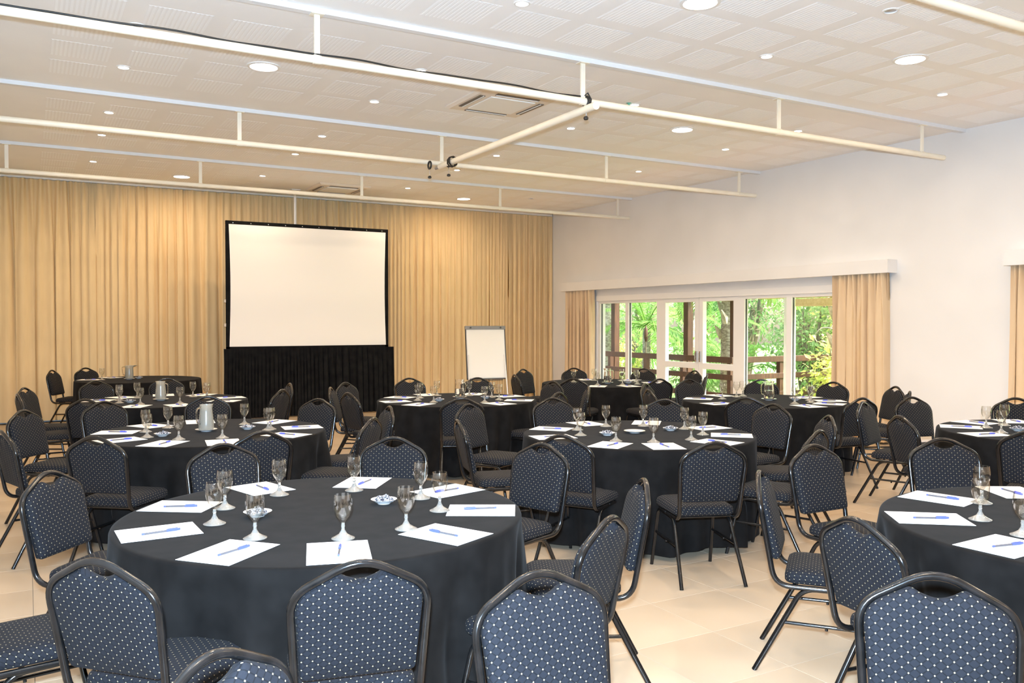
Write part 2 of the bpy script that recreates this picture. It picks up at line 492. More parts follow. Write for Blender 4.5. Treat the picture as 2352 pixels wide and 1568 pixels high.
MB().tube([(0,0,0),(.07,3.42,.01)], .036, 16).build('tube', M['pipe'], r, 40)
MB().tube([(0.072,3.42,.01),(.074,3.55,.01)], .020, 12).build('tube_end', M['grey'], r, 40)
tag(r, 'cream cross arm tube clamped between the first and second pipes', 'pipe')
def clamp(name, x, y, z, lab):
    c = empty(name, (x, y, z))
    ringp = [(.045*cos(t)*.6, .0, .05*sin(t)) for t in [2*pi*k/14 for k in range(14)]]
    MB().tube([(.0, .044*cos(t), .044*sin(t)) for t in [2*pi*k/16 for k in range(16)]], .012, 8, closed=True).build('collar', M['cable'], c, 60)
    MB().tube([(0,0,-.04),(0,-.005,-.13)], .006, 8).build('bolt', M['chrome'], c, 40)
    MB().lathe([(.001,-.165),(.020,-.160),(.024,-.145),(.016,-.132),(.001,-.130)], 12).build('knob', M['cable'], c, 50)
    tag(c, lab, 'clamp', 'black pipe clamps')
clamp('pipe_clamp', 4.395, 6.35, PZ, 'black clamp where the cross arm meets the cabled pipe')
clamp('pipe_clamp', 4.33, 9.62, PZ-.05, 'black clamp at the far tip of the cross arm')
clamp('pipe_clamp', 4.46, 9.35, PZ-.055, 'black clamp with coiled cable near the arm end')
cp = []
for k in range(90):
    x = -.45 + k*4.82/89
    cp.append((x, 6.35+.012*sin(x*5), PZ+.037+.006*abs(sin(x*2.3))+.003*sin(x*9)))
cp += [(4.40,6.33,PZ+.075),(4.43,6.32,PZ+.02),(4.42,6.32,PZ-.04)]
o = MB().tube(cp, .0075, 8).build('power_cable', M['cable'], None, 60)
tag(o, 'black cable lying along the first cream pipe', 'cable')
o = MB().tube([(4.46+.055*cos(t*.7), 9.25+.03*sin(t*.31), PZ-.055+.06*sin(t*.7)) for t in range(40)], .008, 6).build('cable_coil', M['cable'], None, 60)
tag(o, 'small coil of black cable on the cross arm end', 'cable')

r = empty('ceiling_sprinkler', (5.66, 7.37, ZC))
MB().lathe([(.030,0),(.030,-.004),(.012,-.008),(.008,-.030),(.020,-.034),(.001,-.036)], 12).build('head', M['sprink'], r, 40)
MB().lathe([(.034,0),(.034,-.003),(.026,-.004)], 14).build('rose', M['lampring'], r, 40)
tag(r, 'tiny green ceiling sprinkler behind the first pipe', 'sprinkler')

# ------------------------------------------------------------------ air conditioners
for i, (ax, ay) in enumerate(AC):
    r = empty('air_conditioner', (ax, ay, ZC))
    f = MB()
    f.loft([[(sx*.45, sy*.45, 0) for sx, sy in ((-1,-1),(1,-1),(1,1),(-1,1))], [(sx*.45, sy*.45, -.012) for sx, sy in ((-1,-1),(1,-1),(1,1),(-1,1))],
            [(sx*.42, sy*.42, -.032) for sx, sy in ((-1,-1),(1,-1),(1,1),(-1,1))], [(sx*.27, sy*.27, -.036) for sx, sy in ((-1,-1),(1,-1),(1,1),(-1,1))]], False, True)
    f.build('casing', M['acbody'], r)
    MB().cbox(-.265,.265,-.265,.265,-.046,-.034,.004).build('grille', M['acpanel'], r)
    for q in range(4):
        c_, s_ = cos(q*pi/2), sin(q*pi/2)
        sb = MB().box(-.25,.25,.325,.385,-.041,-.030)
        sb.v = [(x*c_-y*s_, x*s_+y*c_, z) for x, y, z in sb.v]
        so = sb.build('air_slot', M['acslot'], r)
        lv = MB().box(-.25,.25,.338,.350,-.046,-.036)
        lv.v = [(x*c_-y*s_, x*s_+y*c_, z) for x, y, z in lv.v]
        lv.build('louvre', M['acpanel'], so)
    tag(r, ['square ceiling air conditioner beside the cross arm', 'square ceiling air conditioner by the curtain behind the third pipe', 'square ceiling air conditioner out of view above the camera'][i], 'air conditioner', 'ceiling air conditioners')

# ------------------------------------------------------------------ curtains
def curtain(name, x0, x1, zb, zt, depth, pitch, seed, mt, gather=0, flare=0, step=.02, rows=16, dens=None):
    """pleated cloth hanging along local x, facing -y, irregular folds that relax downwards"""
    rn = random.Random(seed)
    n = max(8, int((x1-x0)/step))
    ph = [0.0]
    p1 = [rn.uniform(0,6.3) for _ in range(6)]
    for k in range(n):
        x = (x1-x0)*k/n
        ph.append(ph[-1] + 2*pi*((x1-x0)/n)/(pitch*(1+.38*sin(x*2.1+p1[0])+.22*sin(x*5.3+p1[1]))))
    mb = MB(); v = []
    for r in range(rows+1):
        t = r/rows; z = zt + (zb-zt)*t
        for k in range(n+1):
            u = k/n; x = x0+(x1-x0)*u
            w = min(1, t*3.2)
            fold = sin(ph[k]+.5*sin(t*2+p1[2]+x*.9)) ; fold = 1.35*(abs(sin(.5*ph[k]+.25*sin(t*2+p1[2]+x*.9)))**.8*2-1.25)
            fine = sin(ph[k]*2.31+p1[3]+t*.6)
            amp = depth*(.35+.65*w)*(.65+.35*sin(x*1.3+p1[4]))
            y = -amp*fold*.5 - .28*depth*fine*(1-.45*w) + .01*sin(x*.7+t*2)
            pinch = .012*(1-w)*sin(2*pi*x/.085)
            xx = x + .35*depth*cos(ph[k]+.7)*w*.8 + gather*t*(u-.5)*(x1-x0)*.12 + flare*(t**.8)*(1-u if flare < 0 else u)
            v.append((xx, y+pinch, z))
    f = []
    for r in range(rows):
        for k in range(n):
            a_ = r*(n+1)+k
            f.append((a_, a_+n+1, a_+n+2, a_+1))
    mb.add(v, f)
    return mb
CY = 15.72
for x0, x1, sd, lab in ((XL+.03, 1.05, 3, 'beige back curtain panel at the left wall, gathered into deep folds'),
                    (1.05, 4.35, 5, 'wide beige back curtain panel left of and behind the screen'),
                    (4.35, 7.3, 8, 'beige back curtain panel between screen and flip chart'),
                    (7.3, 9.945, 13, 'beige back curtain panel in the corner behind the flip chart')):
    mb = curtain('curtain', x0, x1+.05, .03, 3.93, .10 if x0 > 0 else .15, .135 if x0 > 4 else (.19 if x0 > 0 else .24), sd, M['curtain'])
    o = mb.build('curtain', M['curtain'], None, 180)
    o.location = (0, CY, 0)
    tag(o, lab, 'curtain', 'back wall curtains')
o = MB().cbox(XL+.01, XR-.02, CY-.02, CY+.02, ZC-.05, ZC, .003).build('curtain_track', M['whitemetal'])
tag(o, 'white curtain track along the ceiling above the back curtain', 'curtain track')

# window curtains run along world y on the right wall
def side_curtain(y0, y1, seed, lab, flare=0):
    mb = curtain('curtain', 0, y1-y0, .03, 2.30, .15, .115, seed, M['wcurtain'], gather=.6, flare=flare, step=.008)
    mb.v = [(y, x, z) for x, y, z in mb.v]
    mb.f = [tuple(reversed(f)) for f in mb.f]
    o = mb.build('curtain', M['wcurtain'], None, 180)
    o.location = (XR-.105, y0, 0)
    tag(o, lab, 'curtain', 'window curtains')
side_curtain(7.33, 8.16, 21, 'beige curtain gathered at the right of the glass doors')
side_curtain(14.04, 14.98, 22, 'beige curtain gathered at the left of the glass doors, near the corner')
side_curtain(4.92, 5.68, 23, 'beige curtain at the right edge of the picture')
side_curtain(.80, 3.60, 24, 'added beige curtain out of view, drawn over most of the second window to cut daylight')  # unseen curtain, widened to hold back daylight from the second window
def valance(y0, y1, n, lab):
    b = MB().cbox(XR-.20, XR-.165, y0, y1, 2.275, 2.455, .003)
    b.cbox(XR-.1649, XR, y0+.0005, y1-.0005, 2.435, 2.4545, .001).cbox(XR-.1649, XR, y0+.0005, y0+.02, 2.2755, 2.4349, .001).cbox(XR-.1649, XR, y1-.02, y1-.0005, 2.2755, 2.4349, .001)
    o = b.build('valance', M['wall'])
    tag(o, lab, 'valance', 'curtain valances')
valance(7.24, 15.10, 1, 'long white valance box above the glass doors')
valance(.7, 5.72, 2, 'white valance box at the right edge of the picture')

# ------------------------------------------------------------------ glazing
def fr(mb, y0, y1, z0, z1, x0=XR+.03, x1=XR+.11): return mb.cbox(x0, x1, y0, y1, z0, z1, .004)
def fixed_window(n, y0, y1, left=.05, right=.05):
    mb = MB()
    fr(mb, y0, y0+left, .0, 2.06); fr(mb, y1-right, y1, .0, 2.06)
    fr(mb, y0+left, y1-right, 2.0, 2.06); fr(mb, y0+left, y1-right, .0, .10)
    o = mb.build('window_%d' % n, M['winframe']); tag(o, kind='structure')
    MB().box(XR+.066, XR+.074, y0+left-.005, y1-right+.005, .095, 2.005).build('pane', M['pane'], o)
    g = MB(); 
    for ya, yb in ((y0+left, y0+left+.008), (y1-right-.008, y1-right)): g.box(XR+.055, XR+.085, ya, yb, .10, 2.0)
    g.build('gasket', M['darkgrey'], o)
fixed_window(1, 13.10, 14.02, .05, .05)
fixed_window(2, 12.16, 13.10, .05, .05)
fixed_window(3, 9.10, 10.08, .05, .06)
fixed_window(4, 7.60, 9.10, .05, .05)
fixed_window(5, 1.30, 2.60, .05, .05)
fixed_window(6, 2.60, 3.90, .05, .05)
fixed_window(7, 3.90, 5.15, .05, .05)
def glass_door(n, y0, y1, hinge):
    mb = MB()
    st = .095
    fr(mb, y0, y0+st, .02, 2.05); fr(mb, y1-st, y1, .02, 2.05)
    fr(mb, y0+st, y1-st, 1.98, 2.05); fr(mb, y0+st, y1-st, .02, .16); fr(mb, y0+st, y1-st, .83, .93)
    o = mb.build('door_%d' % n, M['winframe']); tag(o, kind='structure')
    MB().box(XR+.066, XR+.074, y0+st-.005, y1-st+.005, .925, 1.985).build('pane', M['pane'], o)
    MB().box(XR+.066, XR+.074, y0+st-.005, y1-st+.005, .155, .835).build('pane', M['pane'], o)
    MB().tube([(XR-.015, hinge, .98), (XR-.015, hinge, 1.10)], .009, 8).box(XR+.0, XR+.03, hinge-.015, hinge+.015, .95, 1.13).build('door_handle', M['chrome'], o)
glass_door(1, 11.09, 12.06, 11.135)
glass_door(2, 10.17, 11.08, 11.035)
jm = MB(); fr(jm, 12.06, 12.16, 0, 2.06); fr(jm, 10.08, 10.17, 0, 2.06); fr(jm, 7.55, 14.06, 2.06, 2.09)
fr(jm, 14.02, 14.06, 0, 2.06); fr(jm, 7.55, 7.60, 0, 2.06)
tag(jm.build('trim_10', M['winframe']), kind='structure')
hd = MB().cbox(XR-.02, XR+.03, WY0, WY1, 2.05, 2.16, .003)
tag(hd.build('trim_11', M['winframe']), kind='structure')

# ------------------------------------------------------------------ outdoors: deck, railing, posts, garden
tag(MB().box(XR+.22, 11.25, -1, 19, -.25, -.06).build('deck', M['deck']), kind='structure')
tag(MB().box(XR+.2, 60, -30, 70, -.6, -.5).build('ground', M['soil']), kind='structure')
r = empty('deck_railing', (11.05, 11.37, -.06))
for y in (0, 1.28, 2.4, 3.63, 5.2):
    MB().cbox(-.045,.045,y-.045,y+.045,0,.97,.004).build('post', M['timber'], r)
for z, hh in ((.95, .11), (.64, .10), (.30, .10)):
    MB().cbox(-.065,-.035,-.1,6.0,z,z+hh,.004).build('rail', M['timber'], r)
tag(r, 'brown timber railing running along the deck beyond the glass', 'railing')
r = empty('deck_railing', (11.2, 11.37, -.06))
for x in (1.1, 2.3): MB().cbox(x-.045,x+.045,-.045,.045,0,.97,.004).build('post', M['timber'], r)
for z, hh in ((.95, .11), (.64, .10), (.30, .10)):
    MB().cbox(0,2.4,-.065,-.035,z,z+hh,.004).build('rail', M['timber'], r)
tag(r, 'red-brown railing section seen through the pane right of the doors', 'railing')
for y, lab in ((15.02, 'tall timber post seen through the leftmost pane'), (12.66, 'tall timber post seen through the left glass door'), (11.40, 'dark timber post at the edge of the right glass door')):
    o = MB().cbox(11.12,11.25,y-.065,y+.065,-.06,2.9,.006).build('timber_post', M['timber']); tag(o, lab, 'post', 'deck roof posts')
o = MB().cbox(10.62,10.76,9.62,9.74,-.06,2.6,.005).build('white_post', M['whitemetal']); tag(o, 'white post outside, right of the glass doors', 'post')
o = MB().cbox(10.66,10.78,6.4,10.35,2.015,2.25,.005).build('eave_beam', M['beam']); tag(o, 'upper pale timber beam crossing above the two right-hand panes', 'beam')
o = MB().cbox(10.64,10.76,6.4,9.60,1.88,2.0,.005).build('eave_beam', M['beam']); tag(o, 'lower pale timber beam across the top of the rightmost pane', 'beam')
o = MB().box(10.22,11.6,-2,19,2.9,3.02).build('eave_roof', M['beam']); tag(o, kind='structure')  # roof out of view, lengthened past the second window to block its sun

def leaf_quad(mb, c, d, up, L, Wd):
    d = d.normalized(); s = d.cross(up)
    if s.length < 1e-4: s = Vector((1,0,0))
    s.normalize(); n_ = s.cross(d)
    a_ = c; b_ = c + d*L*.5 + s*Wd*.5 + n_*Wd*.15; e_ = c + d*L; f_ = c + d*L*.5 - s*Wd*.5 + n_*Wd*.15
    mb.add([a_, b_, e_, f_], [(0,1,2),(0,2,3)])
def foliage(center, rad, n, L, Wd, rn, mb=None, shell=.55):
    mb = mb or MB()
    for _ in range(n):
        d = Vector((rn.gauss(0,1), rn.gauss(0,1), rn.gauss(0,1))).normalized()
        rr = (shell+(1-shell)*rn.random())
        lump = 1+.22*sin(d.x*5+rad[0]*7)+.18*sin(d.z*6+d.y*4)
        p = Vector((center[0]+d.x*rad[0]*rr*lump, center[1]+d.y*rad[1]*rr*lump, center[2]+d.z*rad[2]*rr*lump))
        dd = Vector((d.x+rn.gauss(0,.7), d.y+rn.gauss(0,.7), d.z+rn.gauss(-.2,.7)))
        leaf_quad(mb, p, dd, Vector((rn.gauss(0,.5), rn.gauss(0,.5), 1)), L*rn.uniform(.6,1.3), Wd*rn.uniform(.7,1.3))
    return mb
def shrub(x, y, h_, w_, lm, seed, lab, n=1700, L=.16, Wd=.07, name='shrub', z0=-.5, branches=5):
    rn = random.Random(seed)
    r = empty(name, (x, y, z0))
    st = MB()
    for k in range(branches):
        a_ = rn.uniform(0, 6.28); q = rn.uniform(.3,.8)
        st.tube(fillet([(0,0,-.05),(cos(a_)*w_*.1,sin(a_)*w_*.1,h_*.35),(cos(a_)*w_*.35*q,sin(a_)*w_*.35*q,h_*.85*rn.uniform(.7,1))], .2, 4), [.035*h_/3+.02]*6+[.01], 6)
    st.build('stem', M['bark'], r, 60)
    foliage((0,0,h_*.55), (w_*.5,w_*.5,h_*.48), n, L, Wd, rn, shell=.3).build('foliage', lm, r)
    tag(r, lab, 'tree' if name != 'shrub' else 'shrub', 'garden plants beyond the glass')
def palm(x, y, trunk_r, trunk_h, nf, fl, seed, lab, husk=False, zc=None, z0=-.5, lean=0):
    rn = random.Random(seed)
    r = empty('palm_tree', (x, y, z0))
    tp = []; rr = []
    for k in range(26):
        t = k/25
        tp.append((lean*t*t, 0, -.05+trunk_h*t)); rr.append(trunk_r*(1.12-.2*t)*(1+.06*(k % 2)))
    MB().tube(tp, rr, 14).build('trunk', M['trunk'], r, 30)
    if husk:
        for k in range(16):
            t = .50+.48*k/16; a_ = k*2.4; p0 = Vector((cos(a_)*trunk_r*.9+lean*t*t, sin(a_)*trunk_r*.9, trunk_h*t))
            d = Vector((cos(a_)*.35, sin(a_)*.35, 1)); mb = MB()
            mb.tube([p0, p0+d*.12, p0+d*.26+Vector((cos(a_)*.05, sin(a_)*.05, 0))], [.06,.07,.015], 6)
            mb.build('leaf_base', M['husk'], r, 50)
    for k in range(nf):
        a_ = k*2.399+rn.uniform(-.2,.2); el = rn.uniform(-.3,1.25); L = fl*rn.uniform(.8,1.1)
        pts = []
        for q in range(9):
            t = q/8; ang = el - 1.5*t*t
            pts.append(pts[-1]+Vector((cos(a_)*cos(ang), sin(a_)*cos(ang), sin(ang)))*L/8 if pts else Vector((lean, 0, trunk_h)))
        mb = MB().tube(pts, [.016*(1-.8*q/8) for q in range(9)], 5)
        for q in range(1, 34):
            t = q/34*7.9; i_ = int(t); p = pts[i_].lerp(pts[i_+1], t-i_); tg = (pts[i_+1]-pts[i_]).normalized()
            sd = tg.cross(Vector((0,0,1)));
            if sd.length < .05: sd = Vector((-sin(a_), cos(a_), 0))
            sd.normalize(); ll = .42*fl/2*(1-abs(t/8-.45)*1.1)
            for s_ in (-1, 1):
                leaf_quad(mb, p, sd*s_+tg*.75+Vector((0,0,rn.uniform(-.55,-.1))), Vector((0,0,1)), ll, .045)
        mb.build('frond', M['palm'], r)
    tag(r, lab, 'palm tree', 'garden palms')
palm(12.35, 16.95, .13, 4.2, 12, 1.8, 1, 'grey palm trunk seen through the leftmost pane', lean=.05)
palm(13.0, 16.2, .10, 2.05, 18, 2.1, 2, 'leafy palm with arching fronds behind the second pane')
palm(13.4, 15.1, .10, 4.0, 9, 1.5, 3, 'slim palm trunk seen through the left glass door', husk=True)
palm(12.2, 12.55, .19, 3.4, 14, 1.9, 4, 'thick palm trunk with shaggy leaf bases in the right glass door', husk=True)
palm(12.0, 9.75, .10, 3.2, 10, 1.6, 5, 'slim palm trunk seen through the rightmost pane', husk=True)
palm(15.0, 16.6, .12, 1.7, 16, 2.0, 6, 'low palm spreading its fronds beyond the doors')
palm(14.0, 18.9, .12, 2.1, 14, 2.1, 7, 'low palm behind the railing at far left')
palm(13.6, 13.9, .12, .9, 14, 1.5, 8, 'young palm with fan of bright fronds beside the thick trunk')
shrub(14.6, 12.6, 3.4, 2.2, M['leafg'], 31, 'soft green bush behind the red-brown rail', n=2600, L=.13)
shrub(15.6, 13.6, 5.4, 2.8, M['dry'], 32, 'dry brownish tangled tree above the green bush', n=2600, L=.22, Wd=.03, name='garden_tree')
shrub(13.2, 10.6, 2.0, 1.5, M['leafy'], 33, 'yellow-green bush at the foot of the rightmost pane', n=1500, L=.12)
shrub(15.2, 11.3, 5.6, 3.0, M['leafy'], 34, 'tall yellow-green tree filling the rightmost pane', n=3000, L=.12, Wd=.08, name='garden_tree')
shrub(17.8, 13.2, 6.2, 3.6, M['leafo'], 35, 'olive-green tree behind the yellow-green tree', n=3000, L=.18, name='garden_tree')
shrub(17.2, 17.2, 6.4, 3.8, M['leafd'], 36, 'dark green tree behind the palms', n=3400, L=.2, name='garden_tree')
shrub(16.4, 20.8, 6.4, 3.8, M['leafg'], 37, 'mid green tree at the far left of the garden', n=3000, L=.2, name='garden_tree')
shrub(19.8, 21.5, 7.5, 5.0, M['leafd'], 38, 'tall dark tree at the back of the garden', n=3400, L=.26, Wd=.12, name='garden_tree')
shrub(20.5, 15.0, 7.5, 5.0, M['leafo'], 39, 'tall olive tree at the back behind the doors', n=3400, L=.26, Wd=.12, name='garden_tree')
shrub(19.0, 10.6, 7.2, 4.6, M['leafy'], 40, 'pale yellow tree at the right back of the garden', n=3400, L=.24, Wd=.11, name='garden_tree')
shrub(17.5, 5.5, 5.5, 3.6, M['leafg'], 44, 'green tree outside the second window, out of view', n=2200, L=.2, name='garden_tree')
shrub(18.0, 1.5, 5.5, 3.6, M['leafo'], 45, 'olive tree outside the second window, out of view', n=2200, L=.2, name='garden_tree')
shrub(13.4, 17.7, 1.8, 1.6, M['leafy'], 41, 'yellow flowering bush behind the railing at left', n=1500, L=.09)
shrub(14.2, 15.6, 1.7, 1.7, M['leafg'], 42, 'low green bush behind the railing by the palms', n=1500, L=.16)
shrub(16.6, 9.2, 4.4, 2.6, M['leafg'], 43, 'green tree at the right end of the garden', n=2200, L=.15, name='garden_tree')
r = empty('garden_torch', (12.0, 14.98, -.5))
MB().tube([(0,0,-.05),(0,0,1.72)], .014, 8).build('pole', M['bark'], r, 40)
MB().lathe([(.018,1.70),(.045,1.78),(.040,1.98),(.020,2.02),(.006,2.06)], 12, cap0=True, cap1=True).build('burner', M['timber'], r, 40)
tag(r, 'bamboo garden torch on a pole seen through the second pane', 'torch')
# bare branching tree in the right-hand pane
rn = random.Random(50)
r = empty('bare_tree', (13.6, 10.75, -.5))
MB().tube([(0,0,-.05),(.05,.03,.9),(-.03,.05,1.7),(.05,.1,2.2)], [.05,.045,.035,.025], 8).build('trunk', M['husk'], r, 50)
for k in range(9):
    a_ = k*.9; z = 1.4+.12*k; L = rn.uniform(.5,1.1); ay_ = sin(a_)*L; ax_ = cos(a_)*.6*L
    MB().tube(fillet([(0,.06,z),(ax_*.4,ay_*.4,z+.35),(ax_*.8,ay_*.8,z+.4),(ax_,ay_,z+.2)], .15, 4), [.018]+[.013]*10+[.005], 6).build('branch', M['husk'], r, 60)
tag(r, 'bare pale branches arching across the rightmost pane', 'tree')

# ------------------------------------------------------------------ projection screen, skirt, pole, flip chart
r = empty('projection_screen', (0, 14.6, 0))
SX0, SX1, SZ0, SZ1 = 2.88, 5.74, 1.20, 3.315
sv = []; NX, NZ = 16, 12
for j in range(NZ+1):
    for i in range(NX+1):
        u = i/NX; t = j/NZ; x = SX0+.05+(SX1-SX0-.10)*u; z = SZ0+.02+(SZ1-SZ0-.08)*t
        bow = .022*sin(pi*t)
        x += bow*(1-2*u)*1.0 if u in (0, 1) else 0
        sv.append((x, -.008, z))
MB().add(sv, [(j*(NX+1)+i, j*(NX+1)+i+1, (j+1)*(NX+1)+i+1, (j+1)*(NX+1)+i) for j in range(NZ) for i in range(NX)]).build('screen_cloth', M['screen'], r, 60)
bk = MB().box(SX0+.01, SX1-.01, .002, .006, SZ0, SZ1).build('black_backing', M['skirt'], r)
fb = MB().cbox(SX0,SX1,-.005,.03,SZ1-.07,SZ1,.004).cbox(SX0,SX0+.06,-.005,.03,SZ0-.02,SZ1-.07,.004).cbox(SX1-.06,SX1,-.005,.03,SZ0-.02,SZ1-.07,.004).cbox(SX0,SX1,-.005,.03,SZ0-.03,SZ0+.02,.004)
fo = fb.build('border', M['skirt'], r)
for k in range(10):
    x = SX0+.12+k*(SX1-SX0-.24)/9
    MB().lathe([(.009,0),(.009,.006),(.001,.008)], 8).mesh
    so = MB().lathe([(.009,0),(.009,.004),(.001,.006)], 8).build('snap_stud', M['chrome'], fo, 40); so.location = (x, -.005, SZ1-.035); so.rotation_euler = (radians(90), 0, 0)
for sx in (SX0+.02, SX1-.06):
    MB().box(sx, sx+.04, .03, .07, .02, SZ1-.02).build('leg', M['grey'], r)
    MB().box(sx-.0, sx+.04, -.45, .55, 0, .035).build('foot', M['grey'], r)
for zz in (1.55, 1.95):
    MB().cbox(SX0-.03, SX0, .0, .03, zz, zz+.06, .003).build('latch', M['chrome'], r)
tag(r, 'large blank white projection screen with black border', 'projection screen')
sk = curtain('skirt', 2.83, 5.82, .02, 1.185, .06, .085, 61, M['skirt'], step=.012, rows=10)
sk.v = [(x + (x-4.3)*.018*(1-z/1.2), y, z) for x, y, z in sk.v]
o = sk.build('stage_skirt', M['skirt'], None, 180); o.location = (0, 14.54, 0)
tag(o, 'black pleated skirt hanging below the projection screen', 'skirt')
r = empty('ceiling_mount', (4.18, 15.1, 0))
MB().tube([(0,0,3.1),(0,0,ZC-.01)], .024, 12).build('pole', M['whitemetal'], r, 40)
MB().tube([(0,0,3.28),(0,0,3.34)], .030, 12).build('pole_joint', M['grey'], r, 40)
MB().cbox(-.08,.08,-.08,.08,ZC-.016,ZC,.003).build('ceiling_plate', M['whitemetal'], r)
MB().cbox(-.12,.12,-.1,.1,3.03,3.11,.01).build('bracket', M['grey'], r)
tag(r, 'grey pole hanging from the ceiling behind the screen top', 'ceiling mount')
r = empty('flip_chart', (7.74, 14.5, 0), radians(-8))
tilt = radians(-7)
def tl(mb):
    mb.v = [(x, y*cos(tilt)-(z-.5)*sin(tilt)*-1*-1, .5+(z-.5)*cos(tilt)+y*sin(tilt)) for x, y, z in mb.v]; return mb
tl(MB().cbox(-.40,.40,.012,.03,.54,1.55,.004)).build('board', M['whitemetal'], r)
fr_ = MB().cbox(-.412,-.398,.0,.034,.53,1.56,.003).cbox(.398,.412,.0,.034,.53,1.56,.003).cbox(-.412,.412,.0,.034,.525,.545,.003)
tl(fr_).build('frame', M['darkgrey'], r)
tl(MB().cbox(-.385,.385,.002,.012,.555,1.50,.002)).build('paper_pad', M['paper'], r)
ck = tl(MB().cbox(-.415,.415,-.012,.036,1.495,1.565,.006)).build('clamp_bar', M['grey'], r)
for x in (-.31, .31):
    tl(MB().lathe([(.016,0),(.016,.012),(.001,.016)], 12, (0,0,0))).mesh
    kb = MB().tube([(x,-.012,0),(x,-.03,0)], .016, 10); kb.v = [(a1, b1+1.03*sin(-tilt)*-1*0+.125, c1+1.525) for a1, b1, c1 in kb.v]
    kb.build('clamp_knob', M['darkgrey'], ck, 40)
tl(MB().cbox(-.30,.30,-.06,.0,.50,.515,.003)).build('pen_tray', M['darkgrey'], r)
for x0, y0, x1, y1 in ((-.37,.03,-.40,-.10),(.37,.03,.40,-.10),(0,.06,0,.60)):
    MB().tube([(x0,y0+.02,1.0),(x1,y1,.0)], .014, 8).build('leg', M['whitemetal'], r, 40)
tag(r, 'white flip chart on an easel before the back curtain', 'flip chart')

